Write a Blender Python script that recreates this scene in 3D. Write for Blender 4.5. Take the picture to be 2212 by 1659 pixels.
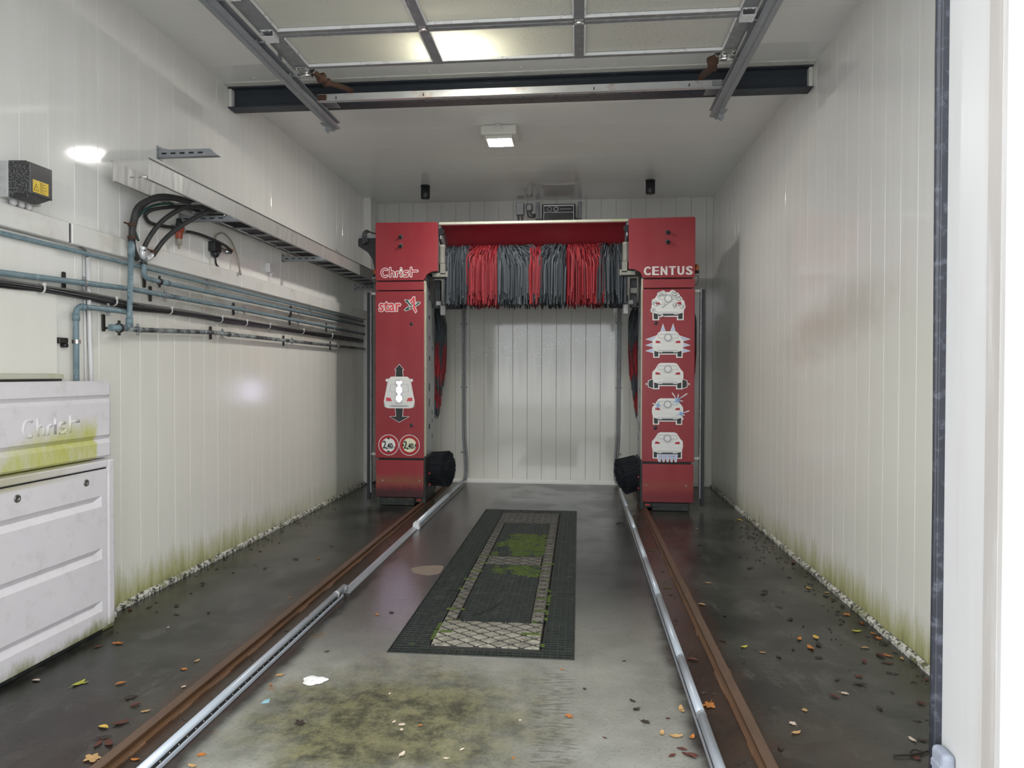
import bpy, bmesh, math, random
from mathutils import Vector, Matrix, noise

for _o in list(bpy.data.objects):
    bpy.data.objects.remove(_o, do_unlink=True)
S = bpy.context.scene
COL = S.collection
R = math.radians

# ------------------------------------------------------------------ camera, sky, exposure
cam_data = bpy.data.cameras.new('camera')
cam_data.sensor_width = 36.0
cam_data.lens = 36.0 * 1510 / 2212
cam_data.clip_start = 0.05
cam = bpy.data.objects.new('camera', cam_data)
COL.objects.link(cam)
_yaw, _pit, _rol = 0.0961, 0.01362, 0.00275
_f = Vector((-math.sin(_yaw) * math.cos(_pit), math.cos(_yaw) * math.cos(_pit), -math.sin(_pit)))
_r = Vector((math.cos(_yaw), math.sin(_yaw), 0))
_u = _r.cross(_f)
_r2 = _r * math.cos(_rol) + _u * math.sin(_rol)
_u2 = -_r * math.sin(_rol) + _u * math.cos(_rol)
cam.matrix_world = Matrix(((_r2.x, _u2.x, -_f.x, 0), (_r2.y, _u2.y, -_f.y, 0), (_r2.z, _u2.z, -_f.z, 1.5), (0, 0, 0, 1)))
S.camera = cam

world = bpy.data.worlds.new('overcast_sky')
S.world = world
world.use_nodes = True
_bg = world.node_tree.nodes['Background']
_bg.inputs[0].default_value = (0.93, 0.97, 1.0, 1)
_bg.inputs[1].default_value = 3.05

S.view_settings.view_transform = 'Standard'
S.view_settings.look = 'None'
S.view_settings.gamma = 1.0
S.view_settings.use_curve_mapping = False
S.view_settings.exposure = 0.55

LAMP_STRENGTH = 230.0

# ------------------------------------------------------------------ room numbers (metres)
XL, XR, YB, H = -2.915, 1.775, 9.59, 3.883      # left wall, right wall, back wall, ceiling
YF, YD = 1.82, 2.10                             # outer face and inner face of the front wall
DX0, DX1, DZ = -2.10, 1.045, 3.50               # door opening

# ------------------------------------------------------------------ helpers
def tag(o, label=None, cat=None, group=None, kind=None):
    if label: o['label'] = label
    if cat: o['category'] = cat
    if group: o['group'] = group
    if kind: o['kind'] = kind
    return o

def empty(name, loc=(0, 0, 0), label=None, cat=None, group=None, kind=None):
    o = bpy.data.objects.new(name, None)
    o.empty_display_size = 0.1
    COL.objects.link(o)
    o.location = loc
    return tag(o, label, cat, group, kind)

def setparent(o, parent):
    if parent is not None:
        o.parent = parent
        o.matrix_parent_inverse = parent_world(parent).inverted()

def parent_world(p):
    if p.parent is None: return p.matrix_basis.copy()
    return parent_world(p.parent) @ p.matrix_parent_inverse @ p.matrix_basis

class MB:
    def __init__(s):
        s.v = []; s.f = []; s.m = []; s.sm = []
    def add(s, vs, fs, mi=0, smooth=False):
        b = len(s.v)
        s.v.extend([tuple(p) for p in vs])
        for f in fs:
            s.f.append([b + i for i in f]); s.m.append(mi); s.sm.append(smooth)
        return s
    def box(s, x0, x1, y0, y1, z0, z1, mi=0):
        vs = [(x, y, z) for x in (x0, x1) for y in (y0, y1) for z in (z0, z1)]
        return s.add(vs, [(0, 1, 3, 2), (4, 6, 7, 5), (0, 4, 5, 1), (2, 3, 7, 6), (0, 2, 6, 4), (1, 5, 7, 3)], mi)
    def rbox(s, x0, x1, y0, y1, z0, z1, r=0.01, seg=2, mi=0):
        bm = bmesh.new()
        bmesh.ops.create_cube(bm, size=1)
        for v in bm.verts:
            v.co = Vector(((x0 + x1) / 2 + v.co.x * (x1 - x0), (y0 + y1) / 2 + v.co.y * (y1 - y0), (z0 + z1) / 2 + v.co.z * (z1 - z0)))
        r = min(r, 0.49 * min(x1 - x0, y1 - y0, z1 - z0))
        bmesh.ops.bevel(bm, geom=list(bm.edges), offset=r, segments=seg, profile=0.5, affect='EDGES')
        return s.bm(bm, mi, False)
    def bm(s, bm, mi=0, smooth=False):
        bm.verts.index_update()
        s.add([v.co[:] for v in bm.verts], [[v.index for v in f.verts] for f in bm.faces], mi, smooth)
        bm.free()
        return s
    def cyl(s, p0, p1, r0, r1=None, n=16, mi=0, cap=True, smooth=True):
        r1 = r0 if r1 is None else r1
        p0 = Vector(p0); p1 = Vector(p1); d = (p1 - p0).normalized()
        a = d.orthogonal().normalized(); b = d.cross(a)
        vs = []
        for p, r in ((p0, r0), (p1, r1)):
            for i in range(n):
                t = 2 * math.pi * i / n
                vs.append(p + (a * math.cos(t) + b * math.sin(t)) * r)
        s.add(vs, [(i, (i + 1) % n, n + (i + 1) % n, n + i) for i in range(n)], mi, smooth)
        if cap:
            bb = len(s.v) - 2 * n
            s.f.append([bb + i for i in range(n)][::-1]); s.m.append(mi); s.sm.append(False)
            s.f.append([bb + n + i for i in range(n)]); s.m.append(mi); s.sm.append(False)
        return s
    def ring(s, p, axis, r, w, th, n=20, mi=0):
        """a pipe clamp: a band of width w and thickness th round the axis"""
        p = Vector(p); d = Vector(axis).normalized(); a = d.orthogonal().normalized(); b = d.cross(a)
        vs = []
        for i in range(n):
            t = 2 * math.pi * i / n; e = a * math.cos(t) + b * math.sin(t)
            for rr, hh in ((r, -w / 2), (r + th, -w / 2), (r + th, w / 2), (r, w / 2)):
                vs.append(p + e * rr + d * hh)
        fs = []
        for i in range(n):
            j = (i + 1) % n
            for k in range(4):
                fs.append((4 * i + k, 4 * j + k, 4 * j + (k + 1) % 4, 4 * i + (k + 1) % 4))
        return s.add(vs, fs, mi)
    def tube(s, pts, r, n=12, mi=0, cap=True, rx=None):
        """tube through the points; r a number or a list"""
        pts = [Vector(p) for p in pts]
        m = len(pts)
        rr = r if isinstance(r, (list, tuple)) else [r] * m
        t0 = (pts[1] - pts[0]).normalized()
        a = t0.orthogonal().normalized()
        vs = []; prev = t0
        for i, p in enumerate(pts):
            t = (pts[min(i + 1, m - 1)] - pts[max(i - 1, 0)]).normalized()
            q = prev.rotation_difference(t)
            a = (q @ a).normalized(); prev = t
            b = t.cross(a)
            for k in range(n):
                w = 2 * math.pi * k / n
                vs.append(p + (a * math.cos(w) + b * math.sin(w)) * rr[i])
        fs = [(i * n + k, i * n + (k + 1) % n, (i + 1) * n + (k + 1) % n, (i + 1) * n + k) for i in range(m - 1) for k in range(n)]
        s.add(vs, fs, mi, True)
        if cap:
            bb = len(s.v) - m * n
            s.f.append([bb + k for k in range(n)][::-1]); s.m.append(mi); s.sm.append(False)
            s.f.append([bb + (m - 1) * n + k for k in range(n)]); s.m.append(mi); s.sm.append(False)
        return s
    def prism(s, poly, axis, a0, a1, mi=0):
        """extrude a 2D polygon along an axis; poly uses the two other axes in x,y,z order"""
        n = len(poly)
        def P(u, w, t):
            return {0: (t, u, w), 1: (u, t, w), 2: (u, w, t)}[axis]
        vs = [P(u, w, a0) for u, w in poly] + [P(u, w, a1) for u, w in poly]
        fs = [tuple(range(n)), tuple(range(2 * n - 1, n - 1, -1))] + [(i, i + n, (i + 1) % n + n, (i + 1) % n) for i in range(n)]
        return s.add(vs, fs, mi)
    def lathe(s, prof, base, axis=(0, 0, 1), n=20, mi=0):
        base = Vector(base); d = Vector(axis).normalized(); a = d.orthogonal().normalized(); b = d.cross(a)
        vs = []
        for r, h in prof:
            for k in range(n):
                t = 2 * math.pi * k / n
                vs.append(base + d * h + (a * math.cos(t) + b * math.sin(t)) * max(r, 1e-4))
        m = len(prof)
        fs = [(i * n + k, i * n + (k + 1) % n, (i + 1) * n + (k + 1) % n, (i + 1) * n + k) for i in range(m - 1) for k in range(n)]
        return s.add(vs, fs, mi, True)
    def mesh(s, name, mats):
        me = bpy.data.meshes.new(name)
        me.from_pydata(s.v, [], s.f)
        for m in (mats if isinstance(mats, (list, tuple)) else [mats]):
            me.materials.append(M[m])
        me.polygons.foreach_set('material_index', s.m)
        me.polygons.foreach_set('use_smooth', s.sm)
        bm = bmesh.new(); bm.from_mesh(me)
        bmesh.ops.recalc_face_normals(bm, faces=bm.faces)
        bm.to_mesh(me); bm.free()
        me.update()
        return me
    def build(s, name, mats, parent=None, label=None, cat=None, group=None, kind=None):
        o = bpy.data.objects.new(name, s.mesh(name, mats))
        COL.objects.link(o)
        setparent(o, parent)
        return tag(o, label, cat, group, kind)

def inst(name, me, loc, parent=None, rz=0.0, rot=None, scale=None):
    o = bpy.data.objects.new(name, me)
    COL.objects.link(o)
    o.location = loc
    if rz: o.rotation_euler = (0, 0, rz)
    if rot: o.rotation_euler = rot
    if scale: o.scale = scale
    setparent(o, parent)
    return o

def spline(pts, k=6):
    P = [Vector(p) for p in pts]
    P = [P[0] * 2 - P[1]] + P + [P[-1] * 2 - P[-2]]
    out = []
    for i in range(1, len(P) - 2):
        for j in range(k):
            t = j / k
            a, b, c, d = P[i - 1], P[i], P[i + 1], P[i + 2]
            out.append(0.5 * ((2 * b) + (c - a) * t + (2 * a - 5 * b + 4 * c - d) * t * t + (3 * b - a - 3 * c + d) * t ** 3))
    out.append(P[-2])
    return out

def rounded(poly, rad, seg=5):
    """round the corners of a polygon; rad a number or a list"""
    n = len(poly); out = []
    for i in range(n):
        p = Vector(poly[i]); a = Vector(poly[i - 1]); b = Vector(poly[(i + 1) % n])
        r = rad[i] if isinstance(rad, (list, tuple)) else rad
        if r <= 0:
            out.append((p.x, p.y)); continue
        u = (a - p).normalized(); w = (b - p).normalized()
        ang = u.angle(w); d = min(r / math.tan(ang / 2), 0.49 * (a - p).length, 0.49 * (b - p).length)
        p0 = p + u * d; p1 = p + w * d
        for k in range(seg + 1):
            t = k / seg
            q = p0 * (1 - t) ** 2 + p * 2 * t * (1 - t) + p1 * t * t
            out.append((q.x, q.y))
    return out

# ------------------------------------------------------------------ materials
M = {}
class NT:
    def __init__(s, name):
        s.mat = bpy.data.materials.new(name)
        s.mat.use_nodes = True
        s.t = s.mat.node_tree
        s.b = s.t.nodes['Principled BSDF']
        M[name] = s.mat
    def n(s, ty, **kw):
        o = s.t.nodes.new(ty)
        for k, v in kw.items(): setattr(o, k, v)
        return o
    def link(s, a, b): s.t.links.new(a, b)
    def put(s, sock, v):
        if isinstance(v, bpy.types.NodeSocket): s.link(v, sock)
        elif isinstance(v, (tuple, list)): sock.default_value = (*v[:3], 1) if len(sock.default_value) == 4 else v[:3]
        else: sock.default_value = v
    def pos(s): return s.n('ShaderNodeNewGeometry').outputs['Position']
    def objc(s): return s.n('ShaderNodeTexCoord').outputs['Object']
    def xyz(s, v):
        o = s.n('ShaderNodeSeparateXYZ'); s.link(v, o.inputs[0]); return o.outputs
    def noise(s, vec, scale, detail=4, rough=0.55, stretch=None):
        if stretch:
            m = s.n('ShaderNodeMapping'); s.link(vec, m.inputs[0]); m.inputs['Scale'].default_value = stretch; vec = m.outputs[0]
        o = s.n('ShaderNodeTexNoise'); s.link(vec, o.inputs['Vector'])
        o.inputs['Scale'].default_value = scale; o.inputs['Detail'].default_value = detail; o.inputs['Roughness'].default_value = rough
        return o.outputs['Fac']
    def ramp(s, fac, a, b, ca=0.0, cb=1.0):
        o = s.n('ShaderNodeMapRange'); o.interpolation_type = 'SMOOTHSTEP'
        s.put(o.inputs[0], fac)
        for i, v in enumerate((a, b, ca, cb)): o.inputs[i + 1].default_value = v
        return o.outputs[0]
    def m(s, op, a, b=0.0, clamp=False):
        o = s.n('ShaderNodeMath', operation=op, use_clamp=clamp); s.put(o.inputs[0], a); s.put(o.inputs[1], b); return o.outputs[0]
    def mul(s, *a):
        r = a[0]
        for x in a[1:]: r = s.m('MULTIPLY', r, x)
        return r
    def band(s, c, lo, hi, soft):
        return s.mul(s.ramp(c, lo - soft, lo + soft), s.ramp(c, hi - soft, hi + soft, 1.0, 0.0))
    def mix(s, fac, a, b):
        o = s.n('ShaderNodeMix', data_type='RGBA'); s.put(o.inputs[0], fac); s.put(o.inputs[6], a); s.put(o.inputs[7], b); return o.outputs[2]
    def bump(s, h, strength=0.3, dist=0.01):
        o = s.n('ShaderNodeBump'); s.put(o.inputs['Height'], h); o.inputs['Strength'].default_value = strength; o.inputs['Distance'].default_value = dist
        s.link(o.outputs[0], s.b.inputs['Normal'])
    def set(s, col=None, rough=None, metal=None, spec=None, ior=None):
        if col is not None: s.put(s.b.inputs['Base Color'], col)
        if rough is not None: s.put(s.b.inputs['Roughness'], rough)
        if metal is not None: s.put(s.b.inputs['Metallic'], metal)
        if spec is not None: s.put(s.b.inputs['Specular IOR Level'], spec)
        return s

def simple(name, col, rough=0.5, metal=0.0, var=0.12, scale=9.0, bump=0.0, bscale=60.0, dirt=None, dirt_amt=0.4, dscale=5.0, spec=0.5, stretch=None, rvar=0.1):
    """plain procedural material: base colour with tone variation, optional dirt colour in noise patches"""
    t = NT(name); p = t.pos()
    n1 = t.noise(p, scale, 5, stretch=stretch)
    c = t.mix(n1, tuple(x * (1 - var) for x in col), tuple(min(1, x * (1 + var)) for x in col))
    if dirt is not None:
        d = t.ramp(t.noise(p, dscale, 6, 0.65, stretch=stretch), 0.5, 0.72, 0, dirt_amt)
        c = t.mix(d, c, dirt)
    t.set(c, t.ramp(n1, 0.2, 0.8, max(0.02, rough - rvar), min(1, rough + rvar)), metal, spec)
    if bump: t.bump(t.noise(p, bscale, 4), bump, 0.004)
    return t

# wall sandwich panels -------------------------------------------------
def wall_material(name, algae=True, smudge=False, wet_back=False, pipe_dirt=False):
    t = NT(name); p = t.pos(); x, y, z = t.xyz(p)
    streak = t.noise(p, 2.2, 6, 0.6, stretch=(6, 6, 0.25))
    cloud = t.noise(p, 0.9, 2, 0.4, stretch=(1, 1, 0.5))
    c = t.mix(t.ramp(streak, 0.25, 0.75), (0.80, 0.79, 0.755), (0.84, 0.83, 0.805))
    c = t.mix(t.mul(t.m('ADD', 0.30, t.m('MULTIPLY', cloud, 0.5)), t.ramp(z, 2.5, 1.5)), c, (0.72, 0.70, 0.60))
    fine = t.ramp(t.noise(p, 55, 3), 0.70, 0.78, 0, 0.25)
    c = t.mix(fine, c, (0.50, 0.48, 0.43))
    if algae:
        edge = t.m('ADD', z, t.m('MULTIPLY', t.noise(p, 5, 6, 0.7, stretch=(3, 3, 0.5)), -0.42))
        al = t.ramp(edge, -0.17, 0.07, 0.85, 0.0)
        al = t.mul(al, t.ramp(y, 4.6, 7.8, 1.0, 0.35))
        c = t.mix(al, c, (0.36, 0.36, 0.12))
        gr = t.ramp(edge, -0.26, -0.12, 0.5, 0.0)
        c = t.mix(gr, c, (0.055, 0.06, 0.025))
    if pipe_dirt:                                        # grime gathered around the pipe run
        pd_ = t.mul(t.band(z, 1.84, 2.20, 0.10), t.ramp(y, 3.7, 5.2), t.ramp(t.noise(p, 2.4, 6, 0.7, stretch=(1, 0.7, 2.5)), 0.30, 0.68, 0.05, 0.62))
        c = t.mix(pd_, c, (0.33, 0.285, 0.22))
    if smudge:
        dy = t.m('SUBTRACT', y, 5.2); dz = t.m('SUBTRACT', t.m('ADD', z, t.m('MULTIPLY', dy, 0.10)), 1.86)
        e = t.m('SQRT', t.m('ADD', t.m('POWER', t.m('DIVIDE', dy, 1.25), 2.0), t.m('POWER', t.m('DIVIDE', dz, 0.27), 2.0)))
        e = t.m('ADD', e, t.m('MULTIPLY', t.m('SUBTRACT', t.noise(p, 6, 5, 0.7), 0.5), 0.7))
        c = t.mix(t.ramp(e, 0.2, 1.2, 0.36, 0.0), c, (0.36, 0.28, 0.20))
    if wet_back:
        drip = t.noise(p, 1.3, 5, 0.6, stretch=(5, 5, 0.3))
        wet = t.ramp(t.m('ADD', z, t.m('MULTIPLY', drip, 1.6)), 1.9, 2.8, 0.0, 1.0)
        c = t.mix(t.mul(wet, 0.55), c, (0.40, 0.40, 0.37))
        foam = t.mul(t.ramp(t.noise(p, 38, 3, 0.5, stretch=(1, 1, 2.2)), 0.60, 0.66), t.band(z, 1.55, 2.15, 0.18), t.ramp(t.noise(p, 3.2, 2), 0.42, 0.58))
        c = t.mix(t.mul(foam, 0.8), c, (0.86, 0.87, 0.87))
    r = t.m('ADD', 0.04, t.m('MULTIPLY', cloud, 0.06))
    if not wet_back: r = t.m('ADD', r, t.ramp(z, 2.4, 1.9, 0.0, 0.16))
    t.set(c, r, 0.0, 0.5)
wall_material('wall_panel', pipe_dirt=True)
wall_material('wall_panel_right', smudge=True)
wall_material('wall_panel_back', algae=False, wet_back=True)

t = NT('ceiling_panel'); p = t.pos()
st = t.noise(p, 2.0, 5, 0.6, stretch=(0.3, 6, 1))
t.set(t.mix(st, (0.80, 0.80, 0.78), (0.85, 0.85, 0.83)), t.ramp(st, 0.3, 0.7, 0.03, 0.07), 0.0, 0.6)
t.bump(t.noise(p, 1.4, 2, 0.4, stretch=(0.4, 1.2, 1)), 0.02, 0.02)

# concrete floor -------------------------------------------------------
t = NT('floor_concrete'); p = t.pos(); x, y, z = t.xyz(p)
wob = t.m('MULTIPLY', t.m('SUBTRACT', t.noise(p, 3.0, 5, 0.6), 0.5), 0.16)
xw = t.m('ADD', x, wob)
mot = t.noise(p, 1.1, 8, 0.68)
fine = t.noise(p, 70, 6, 0.75)
lane = t.band(xw, -1.50, 0.47, 0.05)
outer = t.mix(t.ramp(mot, 0.36, 0.64), (0.007, 0.0075, 0.0068), (0.050, 0.050, 0.042))
outer = t.mix(t.ramp(t.noise(p, 6, 6, 0.7, stretch=(1, 0.45, 1)), 0.50, 0.70, 0, 0.5), outer, (0.095, 0.094, 0.080))
inner = t.mix(t.ramp(mot, 0.3, 0.7), (0.15, 0.147, 0.126), (0.29, 0.285, 0.25))
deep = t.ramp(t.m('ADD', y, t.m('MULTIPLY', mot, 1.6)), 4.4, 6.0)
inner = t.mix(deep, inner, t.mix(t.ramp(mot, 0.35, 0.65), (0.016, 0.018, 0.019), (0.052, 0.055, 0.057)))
wetl = t.mul(t.band(t.m('ADD', x, t.m('MULTIPLY', wob, 3.0)), -1.6, -1.02, 0.16), t.ramp(y, 3.3, 4.3))
inner = t.mix(t.mul(wetl, 0.75), inner, (0.115, 0.10, 0.095))
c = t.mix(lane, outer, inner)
# algae on the drive-in area
ax = t.m('DIVIDE', t.m('SUBTRACT', x, -0.78), 0.72); ay = t.m('DIVIDE', t.m('SUBTRACT', y, 2.95), 0.68)
e = t.m('SQRT', t.m('ADD', t.m('POWER', ax, 2.0), t.m('POWER', ay, 2.0)))
e = t.m('ADD', e, t.m('MULTIPLY', t.m('SUBTRACT', t.noise(p, 3.4, 6, 0.68), 0.5), 1.5))
alg = t.ramp(e, 0.35, 1.25, 0.95, 0.0)
c = t.mix(t.mul(alg, lane), c, t.mix(t.ramp(t.noise(p, 7, 8, 0.78), 0.36, 0.64), (0.024, 0.025, 0.011), (0.165, 0.155, 0.075)))
# rust along the crane rails
rl = t.m('MAXIMUM', t.band(xw, -1.90, -1.54, 0.04), t.mul(t.band(xw, -2.35, -1.6, 0.2), t.ramp(y, 2.4, 3.6, 0.55, 0.0)))
rr = t.m('MAXIMUM', t.band(xw, 0.50, 0.82, 0.04), t.mul(t.band(xw, 0.6, 1.25, 0.2), t.ramp(y, 2.5, 3.6, 0.7, 0.0)))
rust = t.mul(t.m('MAXIMUM', rl, rr), t.ramp(t.noise(p, 3.5, 7, 0.7), 0.30, 0.62, 0.25, 0.9))
c = t.mix(rust, c, t.mix(mot, (0.026, 0.015, 0.011), (0.075, 0.041, 0.026)))
# rust spots bleeding from the guide fixings
sp = t.mul(t.ramp(t.noise(p, 4.5, 3, 0.5), 0.66, 0.76), t.m('MAXIMUM', t.band(x, 0.22, 0.50, 0.06), t.band(x, -1.52, -1.30, 0.06)))
c = t.mix(t.mul(sp, 0.7), c, (0.20, 0.105, 0.035))
tread = t.mul(t.band(xw, -0.20, -0.02, 0.03), t.ramp(y, 3.7, 3.4), t.ramp(t.noise(p, 30, 3, 0.5, stretch=(0.5, 2.2, 1)), 0.46, 0.6))
c = t.mix(t.mul(tread, 0.5), c, (0.05, 0.048, 0.04))
c = t.mix(t.ramp(fine, 0.53, 0.70, 0, 0.55), c, (0.035, 0.033, 0.027))
c = t.mix(t.mul(t.ramp(fine, 0.44, 0.28, 0, 0.40), t.m('ADD', 0.22, t.m('MULTIPLY', lane, 0.70))), c, (0.40, 0.39, 0.34))
dry = t.mul(lane, t.ramp(y, 4.6, 3.2))
wetn = t.ramp(t.noise(p, 1.7, 4, 0.55), 0.35, 0.65)
rough = t.m('ADD', t.m('ADD', 0.085, t.mul(wetn, t.m('SUBTRACT', 1.0, wetl), 0.18)), t.m('MULTIPLY', dry, 0.34))
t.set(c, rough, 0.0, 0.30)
t.bump(t.m('ADD', t.noise(p, 160, 3, 0.6), t.m('MULTIPLY', t.noise(p, 22, 3, 0.6), 0.7)), 0.16, 0.006)

t = NT('outside_paving'); p = t.pos()
t.set(t.mix(t.noise(p, 2, 6, 0.6), (0.44, 0.43, 0.41), (0.56, 0.55, 0.53)), 0.75)
t.bump(t.noise(p, 60, 4), 0.2, 0.005)

simple('outer_wall', (0.78, 0.77, 0.76), 0.7, 0, 0.06, 30, 0.4, 40)
simple('trim_white', (0.74, 0.73, 0.70), 0.35, 0, 0.06, 6, dirt=(0.42, 0.38, 0.28), dirt_amt=0.35, dscale=4)
# peeling skirting
t = NT('skirting'); p = t.pos()
pe = t.noise(p, 26, 5, 0.75)
c = t.mix(t.ramp(pe, 0.47, 0.55), (0.60, 0.59, 0.53), (0.05, 0.052, 0.035))
c = t.mix(t.ramp(t.noise(p, 9, 4), 0.52, 0.66, 0, 0.7), c, (0.17, 0.18, 0.06))
t.set(c, 0.6); t.bump(pe, 0.5, 0.006)
simple('jamb_metal', (0.47, 0.465, 0.46), 0.42, 0.0, 0.05, 5, dirt=(0.40, 0.36, 0.33), dirt_amt=0.55, dscale=3, stretch=(3, 3, 0.2))
simple('rubber_seal', (0.020, 0.022, 0.030), 0.5, 0, 0.3, 14, dirt=(0.16, 0.17, 0.21), dirt_amt=0.45, dscale=30)
simple('jamb_stain', (0.36, 0.335, 0.315), 0.5, 0, 0.12, 6, dirt=(0.46, 0.45, 0.44), dirt_amt=0.7, dscale=6, stretch=(3, 3, 0.25))
simple('rubber_block', (0.23, 0.25, 0.30), 0.6, 0, 0.3, 30, 0.4)
simple('galvanised', (0.30, 0.315, 0.335), 0.40, 0.35, 0.16, 14, dirt=(0.52, 0.54, 0.56), dirt_amt=0.25, dscale=24)
simple('galvanised_bright', (0.74, 0.75, 0.76), 0.32, 0.25, 0.08, 10)
simple('galvanised_dull', (0.30, 0.31, 0.32), 0.5, 0.55, 0.3, 22, dirt=(0.55, 0.55, 0.53), dirt_amt=0.5, dscale=18)
simple('zinc_tray', (0.40, 0.40, 0.385), 0.5, 0.45, 0.22, 8, dirt=(0.56, 0.56, 0.54), dirt_amt=0.55, dscale=7, stretch=(4, 4, 0.5))
simple('steel_bright', (0.62, 0.62, 0.61), 0.22, 1.0, 0.2, 40)
simple('aluminium_bar', (0.62, 0.63, 0.64), 0.38, 0.6, 0.1, 6, dirt=(0.34, 0.18, 0.09), dirt_amt=0.65, dscale=6)
# navy painted beam with rust where the paint has peeled
t = NT('beam_paint'); p = t.pos(); x, y, z = t.xyz(p)
pl = t.noise(p, 34, 5, 0.75, stretch=(0.5, 2, 2))
mid = t.mul(t.ramp(x, -1.9, -0.9), t.ramp(x, 0.8, 0.1), t.ramp(z, 3.730, 3.715))
c = t.mix(t.noise(p, 6, 4), (0.024, 0.031, 0.043), (0.038, 0.047, 0.061))
c = t.mix(t.mul(mid, t.ramp(pl, 0.40, 0.52, 0, 0.9)), c, (0.17, 0.165, 0.165))
c = t.mix(t.mul(mid, t.ramp(pl, 0.54, 0.60, 0, 1)), c, (0.10, 0.038, 0.020))
t.set(c, t.ramp(pl, 0.3, 0.7, 0.42, 0.62)); t.bump(pl, 0.25, 0.004)
simple('rust_dark', (0.075, 0.036, 0.022), 0.8, 0.1, 0.5, 30, 0.6, 90)
# crane rail
t = NT('rail_rust'); p = t.pos(); x, y, z = t.xyz(p)
n = t.noise(p, 7, 5, 0.65, stretch=(3, 0.6, 3))
c = t.mix(n, (0.055, 0.028, 0.015), (0.165, 0.082, 0.036))
c = t.mix(t.ramp(z, 0.030, 0.036, 0, 0.75), c, t.mix(n, (0.075, 0.050, 0.038), (0.15, 0.095, 0.062)))
c = t.mix(t.ramp(y, 5.0, 7.5, 0, 0.6), c, (0.075, 0.030, 0.018))
t.set(c, 0.52, 0.15); t.bump(t.noise(p, 60, 4), 0.35, 0.004)
simple('guide_tube', (0.42, 0.46, 0.51), 0.36, 0.3, 0.05, 7, dirt=(0.34, 0.36, 0.38), dirt_amt=0.2, dscale=9, stretch=(4, 0.6, 4))
simple('black_gap', (0.012, 0.012, 0.013), 0.7)
# red gantry sheet
def red_material(name, soot=False, dark=1.0):
    t = NT(name); p = t.pos(); x, y, z = t.xyz(p)
    n = t.noise(p, 3, 5, 0.6, stretch=(2, 2, 0.5))
    c = t.mix(n, (0.225 * dark, 0.020 * dark, 0.028 * dark), (0.29 * dark, 0.031 * dark, 0.041 * dark))
    fade = t.ramp(t.noise(p, 1.6, 4), 0.45, 0.75, 0, 0.35)
    c = t.mix(fade, c, (0.29 * dark, 0.055 * dark, 0.058 * dark))
    if soot:
        ed = t.m('ADD', z, t.m('MULTIPLY', t.m('SUBTRACT', t.noise(p, 9, 5, 0.7), 0.5), 0.10))
        sx = t.ramp(x, -1.0, -0.2, 1.0, 0.45)
        c = t.mix(t.mul(t.band(ed, 0.24, 0.33, 0.05), sx, 0.7), c, (0.20, 0.095, 0.050))
        c = t.mix(t.mul(t.ramp(ed, 0.27, 0.16), sx, 0.9), c, (0.035, 0.018, 0.020))
    t.set(c, t.ramp(n, 0.2, 0.8, 0.28, 0.46), 0, 0.4)
red_material('gantry_red'); red_material('gantry_red_base', soot=True); red_material('hood_red', dark=1.6)
simple('gantry_grey', (0.30, 0.305, 0.30), 0.5, 0.3, 0.2, 8, dirt=(0.12, 0.13, 0.10), dirt_amt=0.5)
simple('gantry_plate', (0.36, 0.37, 0.375), 0.42, 0.5, 0.15, 5)
simple('edge_cream', (0.50, 0.50, 0.38), 0.45, 0, 0.15, 9, dirt=(0.24, 0.25, 0.10), dirt_amt=0.7, dscale=7)
simple('trim_algae', (0.52, 0.52, 0.42), 0.5, 0, 0.12, 9, dirt=(0.33, 0.36, 0.08), dirt_amt=0.85, dscale=3)
simple('foot_black', (0.022, 0.026, 0.026), 0.5, 0.2, 0.3, 15, dirt=(0.11, 0.12, 0.07), dirt_amt=0.5, dscale=12)
simple('black_plastic', (0.014, 0.016, 0.019), 0.42, 0, 0.3, 20)
simple('black_brush', (0.007, 0.009, 0.014), 0.85, 0, 0.4, 40)
for nm, ca, cb_ in (('foam_grey', (0.016, 0.020, 0.025), (0.078, 0.090, 0.102)), ('foam_red', (0.105, 0.006, 0.011), (0.29, 0.020, 0.028))):
    t = NT(nm)                                           # each strip is dyed and wetted a little differently
    isl = t.n('ShaderNodeNewGeometry').outputs['Random Per Island']
    t.set(t.mix(isl, ca, cb_), 0.62, 0, 0.35)
simple('decal_white', (0.74, 0.74, 0.72), 0.35, 0, 0.04, 8)
simple('decal_grey', (0.34, 0.35, 0.37), 0.4, 0, 0.05, 8)
simple('decal_lightgrey', (0.56, 0.57, 0.58), 0.4, 0, 0.05, 8)
simple('decal_black', (0.016, 0.018, 0.020), 0.4)
simple('decal_red', (0.38, 0.016, 0.026), 0.35, 0, 0.1, 8)
simple('decal_lightred', (0.62, 0.07, 0.085), 0.35, 0, 0.1, 8)
simple('decal_green', (0.010, 0.060, 0.048), 0.4)
simple('decal_blue', (0.16, 0.36, 0.66), 0.4, 0, 0.2, 12)
simple('decal_spray', (0.46, 0.52, 0.70), 0.4, 0, 0.25, 14)
simple('sign_yellowed', (0.70, 0.70, 0.50), 0.4, 0, 0.15, 9)
simple('cream_motor', (0.24, 0.235, 0.205), 0.4, 0.1, 0.1, 9)
t = NT('amber_lens'); t.set(t.mix(t.noise(t.pos(), 60, 2), (0.42, 0.11, 0.02), (0.58, 0.18, 0.04)), 0.25); t.b.inputs['Transmission Weight'].default_value = 0.25
simple('reflector_red', (0.62, 0.05, 0.05), 0.3)
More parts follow.
